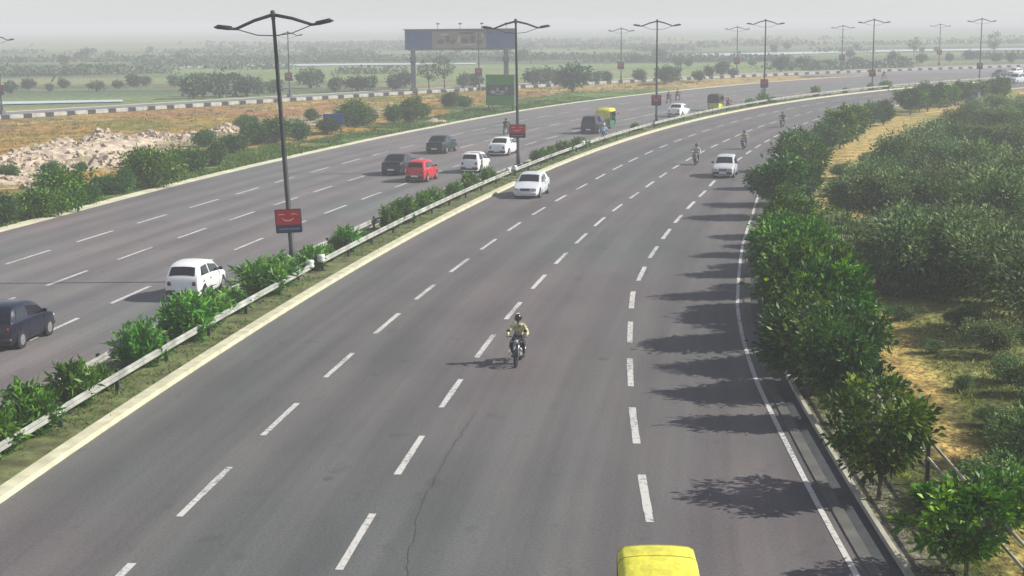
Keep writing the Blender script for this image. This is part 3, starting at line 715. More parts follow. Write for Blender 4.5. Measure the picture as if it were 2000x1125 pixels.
# scrub on the right: thorny bushes in rough rows
scr = [(1655, 428, .95), (1712, 438, 1.1), (1775, 446, 1.15), (1840, 452, 1.1), (1905, 462, 1.2), (1965, 478, 1.2),
       (1655, 535, .95), (1715, 560, 1.1), (1775, 572, 1.2), (1838, 562, 1.1), (1900, 575, 1.1), (1962, 598, 1.15), (2050, 660, 1.2),
       (1735, 350, 1.1), (1790, 345, 1.1), (1850, 350, 1.2), (1915, 365, 1.2), (1975, 385, 1.25), (1700, 372, .9),
       (1830, 300, 1.1), (1885, 300, 1.2), (1940, 305, 1.2), (1990, 312, 1.2), (1790, 312, .9),
       (1875, 262, 1.0), (1925, 258, 1.1), (1975, 262, 1.2), (1950, 228, 1.0), (1995, 225, 1.1), (1905, 240, .9),
       (1820, 395, 1.15), (1890, 410, 1.2), (1950, 425, 1.25), (2000, 440, 1.2), (1760, 395, 1.0),
       (1850, 520, 1.1), (1920, 535, 1.2), (1985, 560, 1.25), (1790, 508, 1.0), (1730, 500, .9),
       (1985, 905, .55), (2040, 860, .65), (2010, 770, .4), (2055, 980, .8), (1640, 345, .45), (1985, 1010, .5), (2170, 800, .9), (2160, 640, 1.1), (2090, 520, 1.1),
       (1690, 470, .45), (1745, 478, .5), (1640, 452, .35), (1670, 590, .35), (1760, 625, .3), (1905, 655, .4), (1870, 640, .35), (1700, 330, .5), (1745, 312, .45), (1640, 382, .4), (1672, 398, .5), (1800, 282, .5), (1850, 262, .5), (1940, 700, .5), (1965, 745, .35), (1930, 830, .25), (1880, 760, .2), (1820, 690, .2)]
rowname = lambda b: ('near' if b > 700 else 'lower' if b > 490 else 'middle' if b > 380 else 'upper' if b > 320 else 'far' if b > 275 else 'farthest')
byrow = {}
for i, t in enumerate(scr): byrow.setdefault(rowname(t[1]), []).append(t)
for rn, lst in byrow.items():
    lst.sort()
    for k, (a, b, sc) in enumerate(lst):
        p = ground_point(a, b)
        where = {'near': 'scrub bush at the right edge of the field beyond the sandy path, %s from left', 'lower': 'grey-green thorny bush in the nearest thicket behind the olive field, %s from left', 'middle': 'grey-green bush in the second thicket of the right-hand scrub, %s from left', 'upper': 'grey-green bush in the third band of the right-hand scrub, %s from left', 'far': 'hazy green bush above the dry slope in the right-hand scrub, %s from left', 'farthest': 'small hazy bush at the top of the right-hand scrub, %s from left'}[rn] % ORD[k]
        plant('scrub', p.x, p.y, sc, where, 'bush', 'scrub bushes on the right-hand ground')

# bushes between the left carriageway and the far kerb
lb_ = [(5, 435, .75, 0), (-40, 425, 1.0, 0), (80, 424, .95, 1), (125, 412, 1.15, 1), (175, 398, .6, 0), (240, 376, .7, 0), (290, 366, 1.2, 1), (330, 350, 1.0, 1), (375, 335, .9, 0), (15, 355, .6, 0), (205, 378, .7, 0), (420, 322, .9, 0), (455, 300, .9, 0), (500, 286, 1.0, 0), (540, 278, 1.1, 0), (585, 272, .9, 0), (640, 262, .8, 0), (690, 250, 1.25, 0), (715, 245, 1.1, 0), (770, 240, 1.0, 0), (800, 238, 1.2, 0), (825, 232, .8, 1), (880, 215, 1.0, 0), (905, 212, .9, 0), (485, 258, .8, 0), (610, 240, .7, 0), (400, 290, .8, 0), (100, 352, .5, 0), (160, 340, .4, 0)]
lb_.sort()
for k, (a, b, sc, g) in enumerate(lb_):
    p = ground_point(a, b)
    plant('bush_g' if g else 'bush', p.x, p.y, sc, '%s bush from the left on the %s between left carriageway and far kerb' % (ORD[k], 'grassy verge' if b > 240 else 'green slope'), 'bush', 'bushes left of the left carriageway')

# trees on the plain beyond the far road
ft = [(20, 182, .8), (55, 176, .7), (98, 178, .5), (125, 172, .7), (190, 178, .8), (232, 173, .6), (262, 170, .9), (285, 169, .8), (342, 170, .8), (378, 192, 1.3), (396, 188, 1.2), (430, 191, 1.2), (455, 188, 1.3), (482, 188, 1.3), (505, 186, 1.1), (535, 182, 1.0), (608, 172, 1.3), (655, 180, .8), (662, 168, .6), (700, 178, 1.1), (722, 176, .9), (772, 176, 1.0), (790, 170, 1.1), (905, 172, .8), (925, 170, 1.0), (1042, 168, 1.1), (1062, 166, 1.0), (1085, 163, 1.0), (1118, 178, 1.6), (1160, 162, .9), (1185, 161, .8), (1250, 160, .8), (1298, 166, 1.1), (1312, 165, 1.15), (1365, 163, .8), (1386, 151, .7), (1410, 147, 1.0), (1432, 149, .7),
      (1325, 130, .9), (1345, 130, .8), (1470, 128, .6), (1525, 140, 1.2), (1545, 138, .8), (1565, 136, 1.0), (1585, 135, .9), (1620, 133, .8), (1672, 132, 1.1), (1745, 127, 1.1), (1762, 126, 1.0), (1800, 124, .9), (1855, 121, .8)]
g1 = [t for t in ft if t[0] < 540]; g2 = [t for t in ft if 540 <= t[0] < 1010]; g3 = [t for t in ft if 1010 <= t[0] < 1450 and t[1] > 140]; g4 = [t for t in ft if t not in g1 + g2 + g3]
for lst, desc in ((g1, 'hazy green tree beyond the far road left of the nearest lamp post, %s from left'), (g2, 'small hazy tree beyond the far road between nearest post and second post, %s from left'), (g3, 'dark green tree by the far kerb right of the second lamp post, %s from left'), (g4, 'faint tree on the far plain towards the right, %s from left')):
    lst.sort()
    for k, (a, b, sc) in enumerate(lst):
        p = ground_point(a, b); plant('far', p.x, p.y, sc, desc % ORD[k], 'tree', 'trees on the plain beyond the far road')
rr = random.Random(11)
far2 = sorted([(rr.uniform(-20, 1980), rr.uniform(0, 1)) for i in range(34)])
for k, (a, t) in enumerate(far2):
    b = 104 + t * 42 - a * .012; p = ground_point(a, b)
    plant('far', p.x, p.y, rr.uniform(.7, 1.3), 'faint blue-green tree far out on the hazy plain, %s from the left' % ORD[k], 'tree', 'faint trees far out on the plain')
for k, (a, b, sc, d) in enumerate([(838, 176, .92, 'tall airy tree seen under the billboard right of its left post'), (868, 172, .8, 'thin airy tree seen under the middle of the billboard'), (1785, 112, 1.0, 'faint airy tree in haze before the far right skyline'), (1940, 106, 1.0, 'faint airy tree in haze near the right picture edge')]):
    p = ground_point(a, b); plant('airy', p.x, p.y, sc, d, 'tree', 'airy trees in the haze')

# grass and weeds: uncountable, one object each
def grass(name, pts, h, material, label, lw=.16, spread=.5, seed=5, per=9):
    rng = np.random.default_rng(seed); pts = np.repeat(pts, per, axis=0)
    n = len(pts); p = pts + np.stack([rng.normal(0, .16, n), rng.normal(0, .16, n), np.full(n, -.03)], 1)
    d = unit(np.stack([rng.normal(0, spread, n), rng.normal(0, spread, n), np.ones(n)], 1))
    L = h * rng.uniform(.4, 1.3, n)
    me = leaf_mesh(name, p, d, L, L * lw, np.clip(rng.normal(.5, .25, n), 0, 1), material, rng)
    o = obj_from(name, me); tag(o, label, 'grass', kind='stuff')
def scatter_so(n, s0, s1, o0, o1, seed, mask=None, clump=True):
    rng = np.random.default_rng(seed); s = rng.uniform(s0, s1, n); u = rng.uniform(0, 1, n)
    a = o0(s) if callable(o0) else o0; b = o1(s) if callable(o1) else o1
    o = a + (b - a) * u; x, y = road_xy(s, o)
    k = np.ones(n, bool)
    if clump: k = fbm(x / 2.5, y / 2.5, seed + 3) > .44
    if mask: k &= mask(x, y)
    x, y, s, o = x[k], y[k], s[k], o[k]
    S, O = road_so_arr(x, y)
    return np.stack([x, y, np.where((O < -.2) & (O > -2.75), .09, terrain_height(x, y, S, O))], 1)
grass('median_weeds', scatter_so(5200, 20, 230, -2.6, -.28, 3), .16, L_GRASS, 'low green and dry weeds on the median soil', .22, .8, per=7)
grass('verge_grass', scatter_so(5200, 18, 78, lambda s: O_R(s) + 1.5, lambda s: O_R(s) + 6, 4, lambda x, y: dist_poly(x, y, _pxx, _py) > .9), .17, L_DRY, 'short olive grass between drain and sandy path', .16, .7, per=6)
grass('field_grass', scatter_so(16000, 18, 110, lambda s: O_R(s) + 5, lambda s: O_R(s) + 24, 5, lambda x, y: dist_poly(x, y, _pxx, _py) > 1.0), .20, L_DRY, 'olive and dry grass on the field beyond the path', .16, .7, seed=8, per=6)
grass('left_verge_grass', scatter_so(7000, 60, 210, lambda s: O_LE(s) - 6, lambda s: O_LE(s) - .5, 6), .30, L_GRASS, 'green grass on the verge of the left carriageway', .2, .7, seed=9, per=7)
grass('berm_grass', scatter_so(9000, 75, 260, -85, lambda s: O_LE(s) - 7, 7, lambda x, y: y < fark_y(x) - 1.5), .40, L_DRY, 'dry straw-coloured grass between verge and far kerb', .15, .8, seed=10, per=5)

def far_woods():
    rng = np.random.default_rng(77); P = []
    n = 60000
    px = rng.uniform(-150, 2150, n); t = rng.uniform(0, 1, n) ** .8
    for a, q in zip(px, t):
        b = 92 + q * 74 - a * .018
        if b < 66: continue
        P.append((a, b))
    P = np.array(P)
    V = np.stack([(P[:, 0] - 1000) / FOC, -(P[:, 1] - 562.5) / FOC, -np.ones(len(P))], 1) @ np.array(_rot).T
    tt = -CAM_H / V[:, 2]; x = V[:, 0] * tt; y = V[:, 1] * tt
    k = (y > fark_y(x) + 16) & (y < 900) & ((fbm(x / 60, y / 26, 41, 4) > .68) | (fbm(x / 190, y / 34, 47, 3) > .76))
    x, y = x[k], y[k]; n = len(x); h = (0.6 + 2.2 * fbm(x / 9, y / 9, 50)) * np.clip(1.25 - y / 900, .5, 1)
    rep_ = 5; x = np.repeat(x, rep_); y = np.repeat(y, rep_); h = np.repeat(h, rep_); n = len(x)
    pos = np.stack([x + rng.normal(0, .9, n), y + rng.normal(0, .9, n), h * rng.uniform(0, 1, n)], 1)
    L = rng.uniform(.5, 1.1, n) * (y / 350)
    me = leaf_mesh('far_woodland', pos, unit(rng.normal(size=(n, 3)) + np.array([0, 0, .4])), L, L * .7, np.clip(rng.normal(.45, .2, n), 0, 1), L_FAR_HAZED, rng)
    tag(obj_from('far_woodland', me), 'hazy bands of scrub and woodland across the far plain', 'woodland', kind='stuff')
far_woods()

# rubble heaps left of the left carriageway
M['rubble'] = mat('pale_rubble', (0.33, 0.265, 0.19), 0.95, 0, 0.4, 1.2, 0.9, 5, hue2=(0.43, 0.355, 0.27))
def mound(seed, a, b, w, l, h, label):
    rng = np.random.default_rng(seed); m = MB(); n = 34
    for j in range(n):
        for i in range(n):
            u, v = i / (n - 1) * 2 - 1, j / (n - 1) * 2 - 1
            r = math.hypot(u, v); e = max(0, 1 - r ** 1.7)
            x, y = u * w / 2, v * l / 2
            q = float(fbm(np.array([x * .8 + seed * 7]), np.array([y * .8]), seed)[0]); q2 = float(fbm(np.array([x * 2.6 + seed]), np.array([y * 2.6]), seed + 4)[0])
            m.v.append((x, y, h * .72 * (e ** .7) * (.45 + .8 * q) + (q2 - .5) * .30 * min(1, e * 3) - .15))
    for j in range(n - 1):
        for i in range(n - 1): m.face((j * n + i, j * n + i + 1, (j + 1) * n + i + 1, (j + 1) * n + i))
    for k in range(230):
        u, v = rng.uniform(-.95, .95, 2)
        if math.hypot(u, v) > 1: continue
        i, j = int((u + 1) / 2 * (n - 1)), int((v + 1) / 2 * (n - 1)); z = m.v[j * n + i][2]
        s = rng.uniform(.10, .34) * (1.8 if rng.random() < .12 else 1)
        rot = Matrix.Rotation(rng.uniform(0, 6), 3, 'Z') @ Matrix.Rotation(rng.uniform(-.6, .6), 3, 'X') @ Matrix.Rotation(rng.uniform(-.6, .6), 3, 'Y')
        m.box((u * w / 2, v * l / 2, z + s * .2), (s * rng.uniform(.8, 1.8), s, s * rng.uniform(.4, .9)), rot, taper=rng.uniform(.5, .9))
    p = ground_point(a, b); o = m.build('rubble_heap', M['rubble']); o.location = (p.x, p.y, gz(p.x, p.y) - .1)
    s, _ = road_so(p.x, p.y); tx, ty = road_dir(s); o.rotation_euler = (0, 0, math.atan2(-tx, ty) + rng.uniform(-.3, .3))
    tag(o, label, 'rubble', 'rubble heaps on the left verge')
mound(1, 30, 318, 5.5, 8, 1.5, 'pale rubble heap nearest the left picture edge')
mound(2, 120, 300, 5.5, 9, 1.9, 'broad pale rubble heap above the large left bushes')
mound(3, 200, 284, 5.5, 8, 2.0, 'tallest pale rubble heap behind the left bushes')
mound(4, 300, 276, 5.5, 8, 1.7, 'tan earth heap rising behind the bright green bush')
mound(5, 372, 276, 4, 6, 1.2, 'small tan heap at the right end of the rubble')
mound(6, 440, 262, 3, 5, 1.0, 'low tan heap left of the nearest lamp post')
mound(7, 225, 318, 4.5, 6, 1.3, 'low rubble spill between the left bushes')
mound(8, 85, 372, 3.5, 5, 1.0, 'small rubble spill by the road behind the leftmost bushes')
mound(10, 180, 296, 7, 42, 1.7, 'long low rocky slope running behind all the left bushes')
mound(11, 60, 345, 5, 20, 1.0, 'low rocky slope reaching the left picture edge')
mound(9, 850, 238, 2.5, 4, .45, 'low pinkish heap on the green slope below the green hoarding')

# ------------------------------------------------------------------ guard rails, fence, lamps, signs
def at_so(s, o, z=0): x, y = road_xy(s, o); return Vector((float(x), float(y), z))
def guard_rail(s0, s1, o, label, endcurl=False, every=4.0):
    a = at_so(s0, o, .09); root = empty('guard_rail', a)
    tag(root, label, 'guard rail', 'steel guard rails along the median')
    m = MB(); ss = list(np.arange(s0, s1, 1.3)) + [s1]
    prof = [(-.03, .38), (.04, .42), (.04, .46), (-.01, .50), (.04, .54), (.04, .58), (-.03, .62)]
    for s in ss:
        for (d, h) in prof: q = at_so(s, o + d, h + .05) - a; m.v.append(tuple(q))
    n = len(prof)
    for i in range(len(ss) - 1):
        for k in range(n - 1): m.face((i * n + k, i * n + k + 1, (i + 1) * n + k + 1, (i + 1) * n + k))
    o2 = m.build('beam', M['railpaint'], root, smooth=False)
    sol = None
    s = s0 + .4; meshes = None
    while s < s1:
        q = at_so(s, o - .09, .09) - a
        if meshes is None:
            p = MB(); p.box((0, 0, .30), (.11, .11, .70), bevel=.01); po = p.build('post', M['pole'], root); meshes = po
        else: po = link(meshes.copy(), root)
        po.location = q; s += every
    if endcurl:
        for se in (s0, s1):
            e = MB(); c = at_so(se, o - .02, .65) - a
            e.lathe((c.x, c.y, .44), (0, 0, 1), [(0, .16), (.08, .19), (.16, .15), (.24, .19), (.32, .16)], 12); e.build('end_terminal', M['steel'], root, True)
    return root
s1 = so_px(585, 549)[0]; sA = so_px(1005, 352)[0]; sB = so_px(1165, 296)[0]
guard_rail(10, s1, -.95, 'pale steel guard rail from the bottom left to the nearest lamp post', True)
guard_rail(s1 + 1.6, sA, -.95, 'pale guard rail between the nearest and second lamp posts', True)
guard_rail(sA + 1.8, sB, -.95, 'pale guard rail just beyond the second lamp post', True, 4)
guard_rail(sB + 2.5, 150, -.95, 'short guard rail before the third lamp post', False, 5)
guard_rail(151.5, 330, -.95, 'long guard rail running away past the third lamp post', False, 6)
guard_rail(12, s1 - 1, -2.35, 'far-side guard rail behind the nearest median shrubs', False)
guard_rail(s1 + 3, sA - 2, -2.35, 'far-side guard rail behind shrubs between first two lamp posts', False)

# pipe railing on the right
a = at_so(16, O_R(16) + 2.85); fence = empty('pipe_fence', a); tag(fence, 'pale metal pipe railing on posts beside the sandy path', 'fence')
for h in (1.02, .58):
    m = MB(); m.tube([at_so(s, float(O_R(s)) + 2.85, h) - a for s in np.arange(12, 96, 1.5)], .035, 8)
    m.build('rail', M['concrete_l'], fence, True)
p = None
for s in np.arange(13.5, 95, 2.6):
    if p is None:
        m = MB(); m.box((0, 0, .45), (.09, .09, 1.15), bevel=.01); p = m.build('post', M['pole'], fence); q = p
    else: q = link(p.copy(), fence)
    q.location = at_so(s, float(O_R(s)) + 2.85) - a
mk = MB(); mk.box((0, 0, .45), (.22, .14, 1.1), bevel=.05)
gp = ground_point(1553, 442); mo = mk.build('marker_stone', M['concrete_l']); mo.location = (gp.x, gp.y, gz(gp.x, gp.y)); tag(mo, 'pale upright marker post in the gap of the roadside trees', 'marker post')

def banner(parent, w, h, z, red, far=False, y=-.12):
    """flat box sign strapped to a pole: red face with pale curved mark, dark lower band"""
    m = MB(); m.box((0, y - .09, z), (w, .16, h), bevel=.02); b = m.build('banner_box', M['black'], parent)
    f = MB(); f.box((0, y - .173, z + h * .16), (w * .93, .012, h * .62)); f.build('red_panel', red, b)
    f = MB(); f.box((0, y - .173, z - h * .32), (w * .93, .012, h * .28)); f.build('blue_panel', M['sign_navy'], b)
    mk = MB(); n = 12; yy = y - .183
    def arc(cx, cz, rx, rz, t0, t1, th):
        P = []
        for i in range(n + 1):
            t = t0 + (t1 - t0) * i / n; e = math.sin(math.pi * i / n) * .6 + .4
            P.append(((cx + rx * math.cos(t), yy, cz + rz * math.sin(t)), (cx + (rx - th * e) * math.cos(t), yy, cz + (rz - th * e) * math.sin(t))))
        for i in range(n): mk.quad(P[i][0], P[i + 1][0], P[i + 1][1], P[i][1])
    cz = z + h * .17
    arc(0, cz + h * .02, w * .24, h * .2, math.pi * 1.08, math.pi * 1.92, .06)
    arc(-w * .24, cz + h * .08, w * .14, h * .07, .2, math.pi * .9, .045); arc(w * .24, cz + h * .08, w * .14, h * .07, .25, math.pi * .95, .045)
    mk.build('emblem', M['sign_pink'], b)
    if not far:
        t = MB(); rnd = random.Random(3); x = -w * .36
        while x < w * .34:
            ww = rnd.uniform(.03, .07); t.quad((x, yy, z - h * .36), (x + ww, yy, z - h * .36), (x + ww, yy, z - h * .30), (x, yy, z - h * .30)); x += ww + .03
        t.build('small_print', M['sign_grey'], b)
    return b
M['sign_red'] = mat('sign_red', (0.50, 0.012, 0.02), 0.45, 0, 0.1, 2); M['sign_dred'] = mat('faded_red', (0.26, 0.02, 0.045), 0.55, 0, 0.15, 2)
M['sign_navy'] = mat('sign_navy', (0.018, 0.03, 0.10), 0.5, 0, 0.1, 3); M['sign_pink'] = mat('sign_mark', (0.78, 0.38, 0.38), 0.5, 0, 0.05, 3)
M['sign_grey'] = mat('sign_print', (0.25, 0.28, 0.36), 0.5)

def lamp_post(H, two=True, red=None, bz=2.5, bw=1.08, bh=.98, lean=0.0, far=False):
    root = empty('street_lamp')
    m = MB(); m.box((0, 0, .2), (.62, .62, .7), bevel=.04); m.build('base', M['concrete'], root)
    m = MB(); m.lathe((0, 0, .3), (0, 0, 1), [(0, .15), (.9, .145), (.95, .12), (H * .55, .095), (H - .4, .07), (H - .35, .085), (H - .28, .085), (H - .25, .1), (H - .05, .1), (H, .06)], 12)
    m.build('pole', M['pole'], root, True)
    sides = (-1, 1) if two else (1,)
    for sd in sides:
        m = MB(); top = Vector((0, 0, H + .12)); kx = Vector((sd * 1.55, 0, H - .36)); 
        m.tube([top, top.lerp(kx, .5) + Vector((0, 0, .05)), kx, kx + Vector((sd * .3, 0, .02))], [.07, .065, .06, .05], 8)
        arm = m.build('arm', M['pole'], root, True)
        m = MB(); m.tube([Vector((0, 0, H - .72)), Vector((sd * .7, 0, H - .66)), kx + Vector((-sd * .05, 0, -.03))], .022, 6); m.build('brace', M['pole'], root, True)
        h = MB(); rot = Matrix.Rotation(-sd * .16, 3, 'Y'); h.box((sd * 2.02, 0, H - .27), (.85, .3, .16), rot, taper=.75, bevel=.05)
        hd = h.build('lamp_head', M['lamp'], root, True)
        g = MB(); g.box((sd * 2.08, 0, H - .355 + .01), (.5, .22, .03), rot, bevel=.01); g.build('lens', M['glassdust'], hd)
    banner(root, bw, bh, bz, M['sign_red'] if red is None else red, far)
    return root
near_p = [(575, 549, 10.75), (1016, 337, 10.5), (1284, 247, 10.45), (1504, 204, 10.35), (1700, 177, 10.2), (1891, 159, 10.2)]
labs = ['nearest double-arm street lamp on the median with a bright red banner box', 'second street lamp on the median, near the white cars, with a red banner box', 'third street lamp on the median with a faded dark red banner', 'fourth street lamp on the median beside pale shrubs', 'fifth street lamp on the median beside a broad dark shrub', 'sixth and farthest double-arm street lamp on the median']
lp = None
for k, (a, b, H) in enumerate(near_p):
    if k == 0: o = lamp_post(H)
    elif k == 1: lp = lamp_post(10.45, red=M['sign_dred'] if k > 1 else None, bw=1.15, bh=.95, bz=2.9); o = lp
    elif k == 2: lp2 = lamp_post(10.4, red=M['sign_dred'], bw=1.0, bh=1.05, bz=2.6, far=True); o = lp2
    else: o = copy_tree(lp2)
    g = ground_point(a, b); s, of = road_so(g.x, g.y); p = at_so(s, -1.62)
    if k == 0: p = g
    o.location = (p.x, p.y, .05); tx, ty = road_dir(s); rz = math.atan2(-tx, ty) * (.55 if k else .3)
    o.rotation_euler = (0, -.048 if k == 0 else (-.012 if k == 1 else 0), rz)
    tag(o, labs[k], 'street lamp', 'double-arm street lamps on the median')
farl = [(4, 224), (566, 190), (936, 178), (1213, 162), (1439, 150), (1644, 141), (1834, 127)]
flabs = ['faint street lamp at the left picture edge beside the far road', 'faint street lamp just right of the nearest post, beside the far road', 'faint street lamp seen behind the large billboard', 'faint street lamp left of the third median lamp, beside the far road', 'faint street lamp left of the fourth median lamp, beside the far road', 'faint street lamp left of the fifth median lamp, on the plain edge', 'faint farthest street lamp right of the fifth median lamp']
fl = None
M['pole_f'] = M['pole']
for k, (a, b) in enumerate(farl):
    if fl is None: fl = lamp_post(9.3, True, M['sign_dred'], 3.0, 1.15, 1.2, far=True); o = fl
    else: o = copy_tree(fl)
    g = ground_point(a, b); o.location = (g.x, g.y, 0); o.rotation_euler = (0, 0, -.35)
    tag(o, flabs[k], 'street lamp', 'street lamps beside the far road')

# big billboard on two posts
g0 = ground_point(808, 178); g1 = ground_point(989, 176)
c = (g0 + g1) / 2; W = (g1 - g0).length
bb = empty('billboard', (c.x, c.y, 0), math.atan2(g1.y - g0.y, g1.x - g0.x)); tag(bb, 'wide blue and tan roadside billboard on two tall posts', 'billboard')
M['bb_blue'] = mat('billboard_blue', (0.025, 0.085, 0.22), 0.5, 0, 0.15, .6); M['bb_tan'] = mat('billboard_tan', (0.23, 0.23, 0.20), 0.5, 0, 0.15, .5); M['bb_dark'] = mat('billboard_print', (0.09, 0.09, 0.08), 0.5, 0, 0.3, 1.5); M['bb_pale'] = mat('billboard_pale', (0.42, 0.43, 0.40), 0.5, 0, 0.2, 1.5)
M['bb_frame'] = mat('billboard_frame', (0.10, 0.11, 0.12), 0.6, 0.1, 0.2, 1)
for sd in (-1, 1):
    m = MB(); m.box((sd * W / 2, 0, 3.2), (.75, .75, 6.8), bevel=.05); m.box((sd * W / 2, 0, .2), (1.2, 1.2, .6), bevel=.05); m.box((sd * W / 2 , -.1, 4.9), (1.0, .9, 1.0), bevel=.08); m.build('post', M['bb_frame'], bb)
bw = 17.4; z0, z1 = 6.45, 9.55; zc = (z0 + z1) / 2; bx = .1
m = MB(); m.box((bx, .25, zc), (bw, 1.0, z1 - z0), bevel=.06); fr = m.build('panel_box', M['bb_frame'], bb)
def flat(name, x0, x1, za, zb, mt, dy=0, parent=fr):
    m = MB(); m.box(((x0 + x1) / 2, -.265 - dy, (za + zb) / 2), (x1 - x0, .02, zb - za)); return m.build(name, mt, parent)
flat('blue_panel', bx - bw / 2 + .25, bx - bw / 2 + 4.3, z0 + .2, z1 - .25, M['bb_blue']); flat('tan_panel', bx - bw / 2 + 4.3, bx + bw / 2 - 4.6, z0 + .2, z1 - .25, M['bb_tan']); flat('blue_panel', bx + bw / 2 - 4.6, bx + bw / 2 - .2, z0 + .2, z1 - .25, M['bb_blue'])
rnd = random.Random(8)
m = MB()
def blob(m, x, z, w, h, y):
    n = 12; ph = [rnd.uniform(.7, 1.15) for _ in range(n)]
    m.add([(x + w / 2 * math.cos(i / n * 6.283) * ph[i], y, z + h / 2 * math.sin(i / n * 6.283) * ph[i]) for i in range(n)], [tuple(range(n))])
for x, z, w, h in ((-3.0, 7.7, 1.3, .9), (-1.9, 8.1, .8, 1.4), (-1.0, 7.7, 1.1, .9), (.8, 7.8, 1.2, 1.0), (2.1, 8.0, 1.0, 1.2), (3.1, 7.6, 1.2, .8), (1.2, 9.0, 3.2, .35)): blob(m, x, z, w, h, -.29)
m.build('printed_figure', M['bb_dark'], fr)
m = MB()
for x, z, w, h in ((-.1, 8.0, .5, 1.4), (-2.5, 8.8, 1.6, .3), (1.5, 7.2, 2.4, .25), (3.6, 8.6, .6, .7)): blob(m, x, z, w, h, -.30)
m.build('printed_mark', M['bb_pale'], fr)
m = MB(); m.box((bx, .2, z1 + .06), (bw + .5, 1.3, .14), bevel=.03); m.build('top_rail', M['bb_frame'], bb)
for x in (-3.4, .1, 3.5, 7.4):
    m = MB(); m.tube([(x, .2, z1 + .1), (x, -.2, z1 + .7), (x, -.9, z1 + .95)], .035, 6); m.box((x, -1.0, z1 + .93), (.55, .3, .22), bevel=.05); m.build('spotlight', M['bb_frame'], bb)
m = MB(); m.box((bx, .9, z0 - .1), (bw - 1, .5, .08)); 
for i in range(12): m.tube([(-8 + i * 1.45, .75, z0 - .05), (-8 + i * 1.45, .78, z0 + 2.9)], .03, 5)
m.build('walkway', M['bb_frame'], bb)

# green hoarding near the left carriageway
g0 = ground_point(949, 216); g1 = ground_point(1004, 217)
hb = empty('hoarding', (*((g0 + g1) / 2).xy, gz(*((g0 + g1) / 2).xy)), math.atan2(g1.y - g0.y, g1.x - g0.x)); w = (g1 - g0).length
tag(hb, 'green advertising hoarding with dark picture band behind the second lamp post', 'hoarding')
M['h_green'] = mat('hoarding_green', (0.06, 0.25, 0.035), 0.5, 0, 0.12, 1); M['h_dark'] = mat('hoarding_picture', (0.03, 0.04, 0.06), 0.5, 0, 0.5, 1.5, hue2=(.08, .09, .11)); M['h_white'] = mat('hoarding_edge', (0.6, 0.66, 0.5), 0.6)
m = MB(); m.box((0, .12, 2.55), (w, .2, 3.7), bevel=.02); bd = m.build('board', M['h_green'], hb)
m = MB(); m.box((0.02, .008, 2.5), (w * .96, .02, 1.35)); pb = m.build('picture_band', M['h_dark'], bd)
m = MB(); rnd = random.Random(5)
for x, z, a2, b2 in ((-.9, 2.3, .8, .4), (-.3, 2.6, .35, .6), (.4, 2.35, .7, .3), (.9, 2.7, .3, .5), (0, 2.05, 1.6, .12)): blob(m, x, z, a2, b2, -.008)
m.build('printed_figure', M['bb_pale'], bd)
m = MB(); m.box((w / 2 + .22, .12, 2.6), (.36, .3, 3.9), bevel=.03); m.build('side_panel', M['h_white'], hb)
for sd in (-1, 1):
    m = MB(); m.box((sd * w * .42, .3, .6), (.14, .14, 1.6)); m.tube([(sd * w * .42, .3, 1.9), (sd * w * .42, 1.6, -.1)], .05, 6); m.build('leg', M['pole'], hb)
# small blue board
g0 = ground_point(652, 262); sb = empty('small_sign', (g0.x, g0.y, gz(g0.x, g0.y)), .05); tag(sb, 'small dark blue board among the bushes left of the billboard', 'sign')
m = MB(); m.box((0, 0, 1.45), (2.0, .08, 1.0), bevel=.02); m.build('board', mat('board_blue', (0.025, 0.06, 0.25), 0.5, 0, .1, 2), sb)
for sd in (-1, 1): m = MB(); m.tube([(sd * .7, .08, -.2), (sd * .7, .08, 1.7)], .04, 6); m.build('leg', M['pole'], sb)

# ------------------------------------------------------------------ cars
CAR = {
 'hatch': dict(L=3.45, W=1.50, Hs=[(1.725, .46, .48), (1.69, .60, .62), (1.55, .72, .735), (1.30, .80, .82), (.88, .88, .90), (.30, .92, 1.33), (-.10, .925, 1.41), (-.65, .93, 1.42), (-1.15, .935, 1.39), (-1.38, .935, 1.31), (-1.64, .93, .955), (-1.70, .78, .80), (-1.725, .45, .47)], glass=(4, 5, 9, 10), wb=(1.08, -1.08)),
 'sedan': dict(L=4.15, W=1.64, Hs=[(2.075, .44, .46), (2.03, .58, .60), (1.85, .70, .715), (1.45, .79, .81), (1.0, .87, .89), (.40, .91, 1.32), (.0, .92, 1.40), (-.55, .925, 1.40), (-.90, .93, 1.35), (-1.45, .93, .96), (-1.95, .90, .93), (-2.04, .76, .78), (-2.075, .45, .47)], glass=(4, 5, 8, 9), wb=(1.28, -1.22)),
 'suv': dict(L=4.2, W=1.72, Hs=[(2.1, .55, .57), (2.05, .80, .82), (1.9, .93, .945), (1.5, .98, 1.0), (1.1, 1.03, 1.05), (.72, 1.06, 1.55), (.3, 1.07, 1.70), (-.6, 1.07, 1.72), (-1.5, 1.07, 1.70), (-1.9, 1.07, 1.62), (-2.05, 1.05, 1.10), (-2.09, .9, .92), (-2.1, .5, .52)], glass=(4, 5, 9, 10), wb=(1.32, -1.28)),
}
